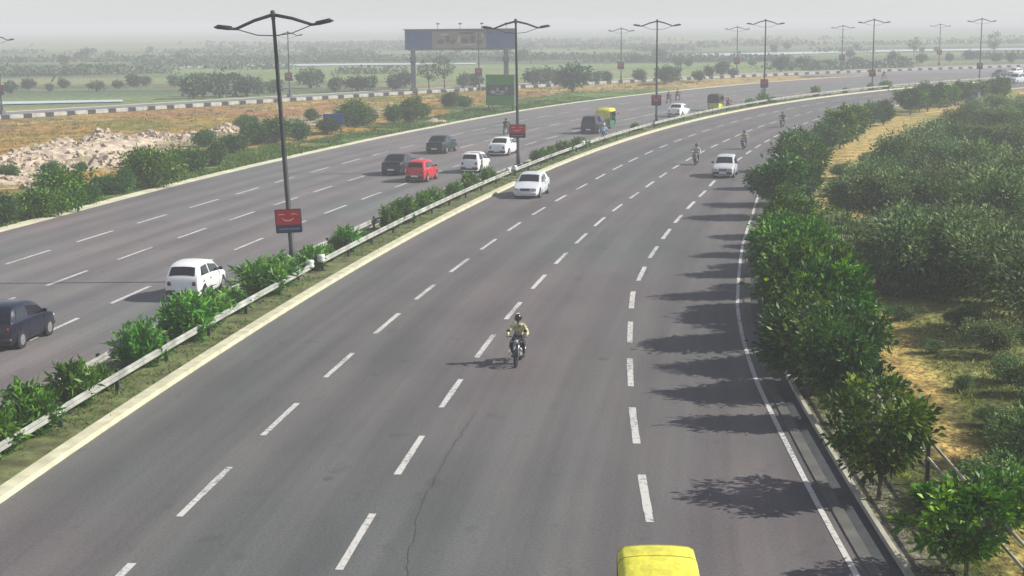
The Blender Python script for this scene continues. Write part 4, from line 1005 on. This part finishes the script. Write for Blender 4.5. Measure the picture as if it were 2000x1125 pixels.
def make_car(kind, color, rimc=None, trim='black', parts=True, glassm=None):
    d = CAR[kind]; W = d['W'] / 2; H = d['Hs']; n = len(H); L = d['L']; gm = glassm or M['glass']
    root = empty('car'); pm = paint(color)
    def wscale(y): t = abs(y) / (L / 2); return 1 - .10 * max(0, t - .55) / .45 - .05 * max(0, t - .9) / .1
    def sect(i):
        y, zb, zt = H[i]; w = W * wscale(y); g = zt - zb
        wt = w * .96 - g * .32 if g > .06 else w * .93
        return [(w * .90, y, .20), (w * .985, y, .32), (w, y, zb * .62), (w * .985, y, zb - .06), (w * .965, y, zb), (wt, y, zt - .02 if g > .06 else zt), (wt * .90, y, zt + (.02 if g > .06 else .01)), (wt * .5, y, zt + .04), (0, y, zt + .05)]
    m = MB(); S = [sect(i) for i in range(n)]; K = 17
    for s_ in S: m.v += s_ + [(-x, y, z) for x, y, z in s_[-2::-1]]
    for i in range(n - 1):
        for k in range(K - 1): m.face((i * K + k, (i + 1) * K + k, (i + 1) * K + k + 1, i * K + k + 1))
        m.face((i * K + K - 1, (i + 1) * K + K - 1, (i + 1) * K, i * K))
    m.face(list(range(K))); m.face([(n - 1) * K + k for k in range(K)][::-1])
    body = m.build('body', pm, root, True)
    md = body.data
    try: md.set_sharp_from_angle(angle=R(38))
    except Exception: pass
    def P(i, k, t=0, i2=None):
        a = Vector(S[i][k]); return a if i2 is None else a.lerp(Vector(S[i2][k]), t)
    def surf(y, u):
        """point on the side glass plane: y station, u 0 belt .. 1 roof"""
        for i in range(n - 1):
            if H[i][0] >= y >= H[i + 1][0]:
                t = (H[i][0] - y) / (H[i][0] - H[i + 1][0]); a = P(i, 4, t, i + 1); b = P(i, 5, t, i + 1); return a.lerp(b, u)
        return Vector(S[0][4])
    f0, f1, r0, r1 = d['glass']
    def screen(name, i0, i1, sg):
        g = MB(); a0 = P(i0, 5, .10, i1); a1 = P(i0, 5, .88, i1); nrm = (a1 - a0).cross(Vector((1, 0, 0))); nrm.normalize()
        if nrm.z < 0: nrm.negate()
        rows = []
        for t, kk in ((.07, .93), (.5, .93), (.92, .93)):
            e = P(i0, 5, t, i1); c5 = P(i0, 7, t, i1); c8 = P(i0, 8, t, i1); e6 = P(i0, 6, t, i1)
            off = nrm * .014
            row = [Vector((-e6.x * kk - .0, e6.y, e6.z)) + off, Vector((-c5.x, c5.y, c5.z)) + off, c8 + off, c5 + off, Vector((e6.x * kk, e6.y, e6.z)) + off]; rows.append(row)
        for r in rows: g.v += [tuple(v) for v in r]
        for j in range(2):
            for k in range(4): g.face((j * 5 + k, j * 5 + k + 1, (j + 1) * 5 + k + 1, (j + 1) * 5 + k))
        return g.build(name, gm, root, True)
    screen('windshield', f0, f1, 1); screen('rear_window', r1, r0, -1)
    yf = H[f1][0]; yr = H[r0][0]; mid = (yf + yr) / 2 + (.05 if kind != 'suv' else .2)
    spans = [(yf + .10, mid + .05, .55, 0), (mid - .05, yr + .32 if kind != 'suv' else mid - .95, 0, 0)]
    if kind == 'suv': spans.append((mid - 1.05, yr + .1, 0, .0))
    if kind == 'hatch': spans = [(yf + .12, mid + .06, .5, 0), (mid - .04, yr + .10, 0, .12)]
    for sd in (-1, 1):
        for (ya, yb, fs, bs) in spans:
            g = MB(); q = [surf(ya + .0 + fs * .55, .10), surf(yb - bs * .6, .10), surf(yb + bs, .86), surf(ya - .02, .86)]
            if fs: q[0] = surf(min(ya + .42, H[f0][0] - .12), .14)
            g.add([(sd * (v.x + .012), v.y, v.z) for v in q], [(0, 1, 2, 3)]); g.build('side_window', gm, root)
        if parts:
            g = MB(); v = surf(yf + .25, .2); g.box((sd * (v.x + .12), v.y, v.z + .04), (.17, .09, .13), bevel=.03); g.build('side_mirror', pm if trim != 'black' else M['black'], root)
            g = MB()
            for yy in ((mid + .12), (mid - .72)): g.box((sd * (W * .99 + .004), yy, .76), (.03, .16, .03), bevel=.008)
            g.build('door_handle', M['black'], root)
            g = MB()
            for yy in (yf + .35, mid, yr + .25 if kind != 'suv' else mid - 1.0): g.box((sd * (W * .993), yy, .55), (.012, .012, .62))
            g.build('door_seam', M['black'], root)
    for yy in d['wb']:
        for sd in (-1, 1):
            w = MB(); ws = W * wscale(yy); c = (sd * (ws - .10), yy, .29)
            w.lathe(Vector(c) - Vector((sd * .08, 0, 0)), (sd, 0, 0), [(0, .2), (0.001, .27), (.03, .29), (.15, .29), (.185, .265), (.186, .17)], 18)
            wh = w.build('wheel', M['rubber'], root, False)
            r = MB(); r.lathe(Vector(c) + Vector((sd * .085, 0, 0)), (sd, 0, 0), [(0, .18), (.028, .18), (.03, .13), (.018, .11), (.02, .05), (.04, .04), (.042, .01)], 14)
            r.build('rim', M[rimc or 'rim'], wh)
            a = MB(); a.lathe((sd * (ws * .80), yy, .31), (sd, 0, 0), [(0, .335), (ws * .198, .335), (ws * .20, .29)], 18); a.build('wheel_arch', M['black'], root)
    for yy, nm in ((L / 2, 'front_bumper'), (-L / 2, 'rear_bumper')):
        sg = 1 if yy > 0 else -1
        b = MB(); b.box((0, yy - sg * .05, .36), (W * 1.74, .20, .24), bevel=.07); bp_ = b.build(nm, M['black'] if trim == 'black' else pm, root, True)
        q = MB(); q.box((0, yy + sg * .058, .38 if sg > 0 else .44), (.48, .012, .12)); q.build('number_plate', M['plate'], root)
        zz = H[1][1] if sg > 0 else H[n - 2][1] - .02
        for sd in (-1, 1):
            l_ = MB(); l_.box((sd * W * .66, yy - sg * .035, zz + .0 - (.0 if sg > 0 else .05)), (.30 if sg > 0 else .15, .10, .14 if sg > 0 else .17), bevel=.03)
            l_.build('headlight' if sg > 0 else 'tail_light', M['headlamp'] if sg > 0 else M['taillamp'], root, True)
        if sg > 0: q = MB(); q.box((0, yy - .012, zz - .02), (W * .72, .08, .12), bevel=.02); q.build('grille', M['black'], root)
    return root
def place_car(o, s, off, away, label, dz=0, yaw=0, sc=1.0, cat='car', group='cars on the highway'):
    p = at_so(s, off); tx, ty = road_dir(s)
    if not away: tx, ty = -tx, -ty
    o.location = (p.x, p.y, 0.005 + dz); o.rotation_euler = (0, 0, math.atan2(-tx, ty) + yaw); o.scale = (sc,) * 3
    return tag(o, label, cat, group)
WHITE = (.78, .78, .76); 
cars = [
 ('hatch', (.005, .007, .022), so_px(40, 683)[0] + 1.5, -7.42, 1, 'dark blue hatchback at the left picture edge on the left carriageway', dict(rimc='rim'), .02),
 ('hatch', WHITE, so_px(350, 592)[0] + 1.75, so_px(350, 592)[1], 1, 'white hatchback partly hidden by median shrubs, left of the nearest lamp post', dict(), .03),
 ('hatch', (.50, .02, .03), so_px(808, 358)[0] + 1.75, so_px(808, 358)[1], 1, 'red hatchback left of the second lamp post', dict(), 0),
 ('sedan', (.008, .010, .018), so_px(764, 344)[0] + 2.1, so_px(764, 344)[1], 1, 'black sedan directly left of the red hatchback', dict(), 0),
 ('sedan', (.008, .022, .022), so_px(846, 302)[0] + 2.1, so_px(846, 302)[1], 1, 'dark green sedan beyond the red hatchback in the far lane', dict(), 0),
 ('hatch', WHITE, so_px(917, 339)[0] + 1.75, so_px(917, 339)[1], 1, 'white hatchback right behind the red one, beside the median shrubs', dict(), 0),
 ('sedan', WHITE, so_px(969, 306)[0] + 2.1, so_px(969, 306)[1], 1, 'white sedan beside the second lamp post on the left carriageway', dict(), 0),
 ('sedan', (.60, .63, .66), so_px(1027, 388)[0] + 2.1, so_px(1027, 388)[1] , 0, 'white sedan driving towards the camera just right of the median rail', dict(trim='body'), 0),
 ('hatch', (.50, .52, .56), so_px(1412, 348)[0] + 1.75, so_px(1412, 348)[1], 0, 'silver hatchback driving towards the camera near the right edge trees', dict(), 0),
 ('sedan', WHITE, so_px(1316, 229)[0] + 2.1, so_px(1316, 229)[1], 1, 'white sedan right of the third lamp post on the left carriageway', dict(), 0),
 ('suv', (.006, .008, .014), so_px(1150, 262)[0] + 2.1, so_px(1150, 262)[1], 1, 'dark utility car beside the yellow-topped auto rickshaw', dict(), 0),
 ('hatch', (.02, .02, .025), so_px(1953, 151)[0], so_px(1953, 151)[1], 0, 'small dark car far off at the top right', dict(parts=False), 0),
 ('hatch', WHITE, so_px(1972, 148)[0] + 2, so_px(1972, 148)[1], 0, 'small white car far off at the top right corner', dict(parts=False), 0),
 ('suv', (.5, .52, .55), so_px(1985, 163)[0], so_px(1985, 163)[1], 0, 'pale van far off below the small white car at top right', dict(parts=False), 0),
 ('hatch', (.03, .03, .04), so_px(1851, 206)[0], so_px(1851, 206)[1], 0, 'dark car half hidden behind the far roadside clump', dict(parts=False), 0),
 ('hatch', (.02, .02, .03), so_px(1902, 203)[0], so_px(1902, 203)[1], 0, 'second dark car behind the far roadside clump, to the right', dict(parts=False), 0),
]
for kd, c_, s, o, aw, lab, kw, yaw in cars:
    place_car(make_car(kd, c_, **kw), s, o, aw, lab, yaw=yaw)

# ------------------------------------------------------------------ motorcycles and riders (origin on the ground, facing +Y)
def make_bike(c_, front_guard=True):
    root = empty('motorcycle'); pm = paint(c_)
    for yy in (.66, -.62):
        w = MB(); n = 22; ro, ri = .30, .235
        for i in range(n):
            th = i / n * 6.283
            for (r, x) in ((ri, -.03), (ro - .02, -.045), (ro, 0), (ro - .02, .045), (ri, .03)): w.v.append((x, yy + r * math.cos(th), .30 + r * math.sin(th)))
        for i in range(n):
            for k in range(5): w.face((i * 5 + k, i * 5 + (k + 1) % 5, ((i + 1) % n) * 5 + (k + 1) % 5, ((i + 1) % n) * 5 + k))
        wh = w.build('wheel', M['rubber'], root, True)
        r = MB(); r.lathe((-.06, yy, .30), (1, 0, 0), [(0, .05), (.12, .05)], 10)
        for i in range(6): th = i / 6 * 6.283; r.tube([(0, yy, .30), (0, yy + .24 * math.cos(th), .30 + .24 * math.sin(th))], .012, 5)
        r.build('rim', M['chrome'], wh)
    m = MB(); m.tube([(0, -.62, .30), (0, -.15, .36), (0, .12, .34), (0, .42, .80)], [.03, .035, .035, .03], 7); m.tube([(0, .40, .84), (0, -.1, .74), (0, -.72, .74)], .03, 7); m.build('frame', M['black'], root)
    m = MB()
    for sd in (-1, 1): m.tube([(sd * .07, .66, .30), (sd * .075, .46, .88)], [.022, .028], 7); m.tube([(sd * .12, -.62, .34), (sd * .11, -.50, .70)], .022, 6)
    m.build('fork', M['chrome'], root, True)
    m = MB(); m.ball((0, .16, .86), (.13, .27, .12), 12, 8); m.build('fuel_tank', pm, root, True)
    m = MB(); m.box((0, -.36, .80), (.24, .72, .10), bevel=.04); m.build('seat', M['black'], root, True)
    m = MB(); m.box((0, .02, .42), (.26, .34, .26), bevel=.05); m.lathe((0, .14, .44), (0, .5, 1), [(0, .09), (.25, .09)], 10); m.build('engine', M['steel'], root)
    m = MB(); m.tube([(.12, .15, .30), (.14, -.2, .25), (.15, -.78, .34)], [.025, .03, .045], 8); m.build('exhaust', M['chrome'], root, True)
    m = MB(); m.tube([(-.36, .34, 1.02), (-.2, .42, 1.05), (0, .45, .98), (.2, .42, 1.05), (.36, .34, 1.02)], .015, 7); m.build('handlebar', M['black'], root, True)
    m = MB(); m.ball((0, .56, .90), (.10, .09, .11), 12, 8); hl = m.build('headlight', M['black'], root, True)
    m = MB(); m.lathe((0, .60, .90), (0, 1, 0), [(0, .085), (.045, .07), (.06, .02)], 14); m.build('lens', M['headlamp'], hl, True)
    m = MB()
    for k in range(9):
        th = R(20 + k * 15); 
        for x in (-.06, .06): m.v.append((x, .66 + .335 * math.cos(th), .30 + .335 * math.sin(th)))
    for k in range(8): m.face((2 * k, 2 * k + 1, 2 * k + 3, 2 * k + 2))
    for k in range(9):
        th = R(40 + k * 15)
        for x in (-.07, .07): m.v.append((x, -.62 + .34 * math.cos(th), .30 + .34 * math.sin(th)))
    for k in range(8): b = 18; m.face((b + 2 * k, b + 2 * k + 1, b + 2 * k + 3, b + 2 * k + 2))
    m.build('mudguard', M['black'], root, True)
    m = MB(); m.box((0, -.84, .58), (.17, .02, .12), bevel=.005); m.build('number_plate', M['plate'], root)
    m = MB(); m.box((0, -.86, .70), (.14, .06, .10), bevel=.02); m.build('tail_light', M['taillamp'], root)
    for sd in (-1, 1):
        m = MB(); m.tube([(sd * .22, .40, 1.04), (sd * .27, .38, 1.22)], .008, 5); m.box((sd * .29, .38, 1.25), (.13, .03, .08), bevel=.02); m.build('mirror', M['black'], root)
        m = MB(); m.ball((sd * .17, .50, .88), .03, 8, 5); m.build('indicator', M['indicator'], root)
    if front_guard:
        m = MB(); m.tube([(-.28, .30, .72), (-.30, .34, .42), (0, .36, .30), (.30, .34, .42), (.28, .30, .72)], .016, 6); m.build('crash_guard', M['chrome'], root, True)
    return root

def skin_mesh(name, nodes, edges, material, parent, lvl=2):
    """one continuous skinned surface from a joint skeleton; nodes {key:(pos, radius)}"""
    me = bpy.data.meshes.new(name); keys = list(nodes); ix = {k: i for i, k in enumerate(keys)}
    me.from_pydata([nodes[k][0] for k in keys], [(ix[a], ix[b]) for a, b in edges], [])
    o = bpy.data.objects.new(name, me); link(o)
    sm = o.modifiers.new('skin', 'SKIN'); sm.use_smooth_shade = True
    for k in keys:
        r = nodes[k][1]; sv = me.skin_vertices[0].data[ix[k]]; sv.radius = r if isinstance(r, tuple) else (r, r)
    me.skin_vertices[0].data[0].use_root = True
    ss = o.modifiers.new('sub', 'SUBSURF'); ss.levels = lvl; ss.render_levels = lvl
    dg = bpy.context.evaluated_depsgraph_get(); ev = o.evaluated_get(dg)
    nm = bpy.data.meshes.new_from_object(ev); bpy.data.objects.remove(o); nm.name = name
    nm.materials.clear(); nm.materials.append(material)
    nm.polygons.foreach_set('use_smooth', [True] * len(nm.polygons))
    return link(bpy.data.objects.new(name, nm), parent)
_bodyme = {}
def make_rider(shirt, trousers, helmet_c, helmet_top=None, pillion=False):
    root = empty('person')
    z = 0.0
    J = {'pelvis': ((0, -.22, .93), (.15, .12)), 'waist': ((0, -.18, 1.06), (.13, .10)), 'chest': ((0, -.08, 1.27), (.125, .085)), 'neck0': ((0, -.03, 1.42), .05), 'neck': ((0, 0, 1.50), .055),
         'skull0': ((0, .03, 1.58), (.075, .085)), 'skull': ((0, .025, 1.66), (.085, .10)), 'crown': ((0, .01, 1.73), (.06, .07)), 'nose': ((0, .135, 1.615), .014), 'chin': ((0, .10, 1.545), .028)}
    E_ = [('pelvis', 'waist'), ('waist', 'chest'), ('chest', 'neck0'), ('neck0', 'neck'), ('neck', 'skull0'), ('skull0', 'skull'), ('skull', 'crown'), ('skull0', 'nose'), ('skull0', 'chin')]
    arms = {}
    for sd, t in ((-1, 'l'), (1, 'r')):
        sh = (sd * .19, -.05, 1.37); el = (sd * .345, .10, 1.15); wr = (sd * .335, .285, 1.075); pm_ = (sd * .33, .345, 1.06)
        J['sh' + t] = (sh, .062); J['el' + t] = (el, .045); J['wr' + t] = (wr, .028); J['pm' + t] = (pm_, (.036, .022))
        E_ += [('chest', 'sh' + t), ('sh' + t, 'el' + t), ('el' + t, 'wr' + t), ('wr' + t, 'pm' + t)]
        for f, (dx, ln) in enumerate(((-.034, .9), (-.012, 1.0), (.011, .95), (.033, .78))):
            k = 'f%s%d' % (t, f); bx_ = pm_[0] + dx
            J[k + 'a'] = ((bx_, .372, 1.062), .0095); J[k + 'b'] = ((bx_, .372 + .028 * ln, 1.035), .009); J[k + 'c'] = ((bx_, .365, 1.008 + .006 * (1 - ln)), .0075)
            E_ += [('pm' + t, k + 'a'), (k + 'a', k + 'b'), (k + 'b', k + 'c')]
        J['th' + t + 'a'] = ((pm_[0] - sd * .045, .335, 1.035), .011); J['th' + t + 'b'] = ((pm_[0] - sd * .055, .37, 1.01), .009); E_ += [('pm' + t, 'th' + t + 'a'), ('th' + t + 'a', 'th' + t + 'b')]
        hp = (sd * .11, -.20, .90); kn = (sd * .22, .24, .78); an = (sd * .19, -.0, .36); to = (sd * .20, .20, .30)
        J['hp' + t] = (hp, .10); J['kn' + t] = (kn, .065); J['cf' + t] = ((sd * .215, .12, .60), .06); J['an' + t] = (an, .04); J['he' + t] = ((sd * .19, -.03, .32), .035); J['to' + t] = (to, (.035, .022))
        E_ += [('pelvis', 'hp' + t), ('hp' + t, 'kn' + t), ('kn' + t, 'cf' + t), ('cf' + t, 'an' + t), ('an' + t, 'he' + t), ('he' + t, 'to' + t)]
    def sub(keys, grow, ren=None):
        N = {k: (J[k][0], tuple(r + grow for r in (J[k][1] if isinstance(J[k][1], tuple) else (J[k][1],) * 2))) for k in keys}
        return N, [(a, b) for a, b in E_ if a in keys and b in keys]
    def cached(key, fn, mt, nm):
        if key in _bodyme:
            me = _bodyme[key].copy(); me.materials.clear(); me.materials.append(mt); return link(bpy.data.objects.new(nm, me), root)
        o = fn(); _bodyme[key] = o.data; return o
    cached('body', lambda: skin_mesh('body', J, E_, M['skin'], root), M['skin'], 'body')
    _cr = J['chest']; J['chest'] = (_cr[0], (.20, .17)); _nr = J['neck0']; J['neck0'] = (_nr[0], .075)
    N, EE = sub(['pelvis', 'waist', 'chest', 'neck0', 'shl', 'ell', 'wrl', 'shr', 'elr', 'wrr'], .022)
    cached('shirt', lambda: skin_mesh('shirt', N, EE, shirt, root), shirt, 'shirt')
    J['chest'] = _cr; J['neck0'] = _nr
    N2, E2 = sub(['pelvis', 'hpl', 'knl', 'cfl', 'anl', 'hpr', 'knr', 'cfr', 'anr'], .014)
    cached('trousers', lambda: skin_mesh('trousers', N2, E2, trousers, root), trousers, 'trousers')
    for sd in (-1, 1):
        m = MB(); m.box((sd * .195, .07, .29), (.10, .29, .09), bevel=.035); m.build('shoe', M['shoe'], root, True)
    m = MB(); b0 = len(m.v); m.ball((0, .015, 1.66), (.135, .16, .15), 16, 11); h = m.build('helmet', helmet_c, root, True)
    m = MB(); n = 7
    for j in range(3):
        for i in range(n):
            th = R(-60 + 120 * i / (n - 1)); zz = 1.60 + j * .045; rr_ = 1.0 if j < 2 else .97
            m.v.append((.138 * math.sin(th) * rr_, .015 + .168 * math.cos(th) * rr_, zz))
    for j in range(2):
        for i in range(n - 1): m.face((j * n + i, j * n + i + 1, (j + 1) * n + i + 1, (j + 1) * n + i))
    m.build('visor', M['glass'], h, True)
    if helmet_top:
        m = MB(); m.ball((.01, .0, 1.765), (.085, .10, .052), 12, 7); m.build('helmet_patch', helmet_top, h, True)
    return root
cloth = {}
def cl(c, hue2=None, var=.15, scale=5):
    k = (c, hue2)
    if k not in cloth: cloth[k] = mat('cloth', c, .85, 0, var, scale, .3, 14, hue2=hue2)
    return cloth[k]
helm_k = mat('helmet_black', (.012, .012, .014), .25, coat=.6); helm_w = mat('helmet_white', (.6, .6, .6), .3); helm_r = mat('helmet_red', (.3, .02, .02), .3)
olive = cl((.16, .18, .05), (.62, .62, .38), .3, 9)
bikes = [
 ((1005, 722), 0, (.02, .022, .03), olive, cl((.03, .032, .04)), helm_k, 'black motorcycle nearest the camera in the middle of the right carriageway', 'rider in a pale yellow-green patterned shirt and black helmet on the nearest motorcycle', .88),
 ((1356, 324), 0, (.5, .5, .52), cl((.42, .43, .42)), cl((.05, .05, .06)), helm_k, 'pale motorcycle left of the silver hatchback', 'rider in a light grey shirt on the motorcycle left of the silver hatchback', .88),
 ((1450, 293), 0, (.12, .02, .02), cl((.45, .38, .28)), cl((.06, .055, .05)), helm_k, 'dark red motorcycle above and right of the silver hatchback', 'rider in a cream shirt on the motorcycle above the silver hatchback', .88),
 ((1525, 250), 0, (.04, .05, .10), cl((.06, .09, .18)), cl((.04, .04, .06)), helm_k, 'dark motorcycle farthest up the right carriageway', 'rider in dark blue clothes on the farthest motorcycle of the right carriageway', .88),
 ((982, 264), 1, (.03, .03, .03), cl((.03, .03, .035)), cl((.04, .04, .05)), helm_k, 'dark motorcycle just left of the second lamp post', 'rider in black on the motorcycle just left of the second lamp post', .88),
 ((1176, 276), 1, (.3, .4, .5), cl((.34, .46, .58)), cl((.12, .2, .3)), helm_w, 'pale blue motorcycle close beside the median before the third lamp post', 'rider in light blue on the motorcycle beside the median rail', .88),
 ((1302, 203), 1, (.03, .03, .03), cl((.05, .05, .06)), cl((.04, .04, .05)), helm_k, 'dark motorcycle beyond the white sedan near the third lamp post, left of a pair', 'rider in dark clothes beyond the white sedan, left of the pair', .88),
 ((1320, 197), 1, (.15, .03, .03), cl((.28, .07, .06)), cl((.04, .04, .05)), helm_r, 'red motorcycle beyond the white sedan near the third lamp post, right of a pair', 'rider in dull red beyond the white sedan, right of the pair', .88),
 ((1418, 216), 1, (.25, .05, .04), cl((.3, .08, .07)), cl((.05, .05, .06)), helm_k, 'red motorcycle beside the black rickshaw between third and fourth lamp posts', 'rider in red beside the black rickshaw', .88),
 ((1488, 180), 1, (.03, .03, .03), cl((.05, .05, .06)), cl((.04, .04, .05)), helm_k, 'tiny dark motorcycle just left of the fourth lamp post', 'tiny rider in dark clothes just left of the fourth lamp post', .88),
 ((1722, 155), 1, (.03, .03, .03), cl((.06, .06, .07)), cl((.04, .04, .05)), helm_k, 'tiny dark motorcycle just right of the fifth lamp post', 'tiny rider in dark clothes just right of the fifth lamp post', .9)]
for (a, b), aw, bc, sh, tr_, he, lb1, lb2, sc in bikes:
    s, o = so_px(a, b); s += .9
    bk = make_bike(bc); place_car(bk, s, o, aw, lb1, sc=sc, cat='motorcycle', group='motorcycles on the highway')
    rd = make_rider(sh, tr_, he, helm_w if (a == 1005) else None); place_car(rd, s, o, aw, lb2, sc=sc, cat='person', group='motorcycle riders')

# ------------------------------------------------------------------ auto rickshaws (facing +Y)
def make_auto(roofm, bodym):
    root = empty('auto_rickshaw'); W = .66
    m = MB(); st = [(1.15, .28, .45, .30), (1.05, .25, .75, .40), (.82, .22, .98, .52), (.70, .22, 1.0, .58)]
    K = None
    for y, z0_, z1_, w in st:
        ring = [(w, y, z0_), (w * 1.02, y, (z0_ + z1_) / 2), (w * .9, y, z1_ - .04), (w * .5, y, z1_), (0, y, z1_ + .01)]; ring = ring + [(-x, yy, z) for x, yy, z in ring[-2::-1]]; K = len(ring); m.v += ring
    for i in range(len(st) - 1):
        for k in range(K - 1): m.face((i * K + k, (i + 1) * K + k, (i + 1) * K + k + 1, i * K + k + 1))
    m.face(list(range(K))); m.face([(len(st) - 1) * K + k for k in range(K)][::-1])
    m.box((0, -.05, .30), (1.26, 1.6, .12), bevel=.03); m.box((0, -1.0, .55), (1.3, .60, .62), bevel=.08)
    for sd in (-1, 1): m.box((sd * .63, -.35, .52), (.05, .9, .34), bevel=.02)
    m.build('body', bodym, root, False)
    m = MB(); st = [(.78, 1.50, .50), (.62, 1.68, .60), (.2, 1.76, .65), (-.5, 1.77, .66), (-1.1, 1.74, .655), (-1.28, 1.66, .64), (-1.34, 1.45, .63), (-1.36, .9, .64)]
    for y, zt, w in st:
        sk = min(zt, 1.48) if y > -1.2 else min(zt - .02, .86) if y > -1.30 else .84
        ring = [(w * 1.0, y, sk), (w * 1.0, y, zt - .16 if zt - .16 > sk else sk + .005), (w * .95, y, zt - .06), (w * .82, y, zt - .012), (w * .4, y, zt + .015), (0, y, zt + .02)]
        ring = ring + [(-x, yy, z) for x, yy, z in ring[-2::-1]]; K = len(ring); m.v += ring
    for i in range(len(st) - 1):
        for k in range(K - 1): m.face((i * K + k, (i + 1) * K + k, (i + 1) * K + k + 1, i * K + k + 1))
    m.face(list(range(K))); m.face([(len(st) - 1) * K + k for k in range(K)][::-1])
    rf = m.build('roof', roofm, root, True)
    for yy, zt, w in ((.40, 1.73, .63), (-.5, 1.77, .66), (-1.12, 1.735, .655)):
        m = MB(); m.tube([(-w * .985, yy, zt - .12), (-w * .95, yy, zt - .055), (-w * .82, yy, zt - .008), (-w * .4, yy, zt + .018), (0, yy, zt + .023), (w * .4, yy, zt + .018), (w * .82, yy, zt - .008), (w * .95, yy, zt - .055), (w * .985, yy, zt - .12)], .008, 5); m.build('seam', M['seam'], rf)
    m = MB()
    for sd in (-1, 1):
        m.box((sd * .645, -1.05, 1.15), (.03, .55, .72), bevel=.01)
    m.build('side_curtain', M['black'], root)
    m = MB(); m.quad((-.52, .80, 1.0), (.52, .80, 1.0), (.50, .76, 1.48), (-.50, .76, 1.48)); m.build('windshield', M['glass'], root)
    m = MB()
    for sd in (-1, 1): m.tube([(sd * .56, .78, .95), (sd * .53, .74, 1.52)], .025, 6); m.tube([(sd * .63, .05, .4), (sd * .63, .05, 1.52)], .02, 6)
    m.build('frame', M['black'], root)
    m = MB(); m.box((0, -.75, .62), (1.1, .5, .18), bevel=.05); m.box((0, -1.0, .9), (1.1, .14, .5), bevel=.05); m.box((0, .1, .62), (.5, .4, .14), bevel=.04); m.build('seat', M['black'], root)
    for x, y in ((0, 1.0), (-.54, -.95), (.54, -.95)):
        w = MB(); w.lathe((x - .06, y, .22), (1, 0, 0), [(0, .12), (.001, .2), (.03, .22), (.09, .22), (.12, .2), (.121, .12)], 14); wh = w.build('wheel', M['rubber'], root)
        r = MB(); r.lathe((x - .07, y, .22), (1, 0, 0), [(0, .03), (.01, .11), (.13, .11), (.14, .03)], 10); r.build('rim', M['rim'], wh)
    m = MB(); m.lathe((0, 1.08, .78), (0, 1, 0), [(0, .09), (.08, .09), (.1, .05)], 12); m.build('headlight', M['headlamp'], root, True)
    for sd in (-1, 1):
        m = MB(); m.tube([(sd * .5, .8, 1.2), (sd * .72, .9, 1.25)], .01, 5); m.box((sd * .76, .9, 1.25), (.12, .03, .1), bevel=.02); m.build('mirror', M['black'], root)
        m = MB(); m.box((sd * .52, -1.33, .62), (.14, .05, .12), bevel=.02); m.build('tail_light', M['taillamp'], root)
    m = MB(); m.box((0, -1.36, .50), (.4, .015, .14)); m.build('number_plate', M['plate_y'], root)
    return root
g = ground_point(1288, 1064, 1.72); s, o = road_so(g.x, g.y)
place_car(make_auto(M['canvas_y'], M['green_p']), s - 1.32, o, 0, 'auto rickshaw with bright yellow roof cut by the bottom picture edge', cat='auto rickshaw', group='auto rickshaws', yaw=.05, sc=1.0)
s, o = so_px(1178, 252)
place_car(make_auto(M['canvas_y'], M['green_p']), s + 1.3, o, 1, 'yellow-roofed auto rickshaw beyond the dark utility car on the left carriageway', cat='auto rickshaw', group='auto rickshaws', sc=1.15)
s, o = so_px(1394, 216)
place_car(make_auto(mat('black_canopy', (.02, .02, .02), .6), M['canvas_y']), s + 1.3, o, 1, 'black-hooded auto rickshaw between the third and fourth lamp posts', cat='auto rickshaw', group='auto rickshaws', sc=1.1)

# ------------------------------------------------------------------ haze
m = MB(); m.box((0, 5950, 5.8), (18000 - 40, 12000, 15.4)); 
hz = m.build('haze', None) if False else None
mh = bpy.data.materials.new('haze_air'); mh.use_nodes = True; nt = mh.node_tree
for nd in list(nt.nodes): nt.nodes.remove(nd)
out = nt.nodes.new('ShaderNodeOutputMaterial'); vol = nt.nodes.new('ShaderNodeVolumePrincipled')
vol.inputs['Color'].default_value = (0.97, 0.99, 1.0, 1); vol.inputs['Density'].default_value = 0.00125; vol.inputs['Anisotropy'].default_value = 0.0
nt.links.new(vol.outputs[0], out.inputs['Volume'])
hz = m.build('haze', mh); tag(hz, kind='stuff', label='pale haze lying over road and plain', cat='haze')
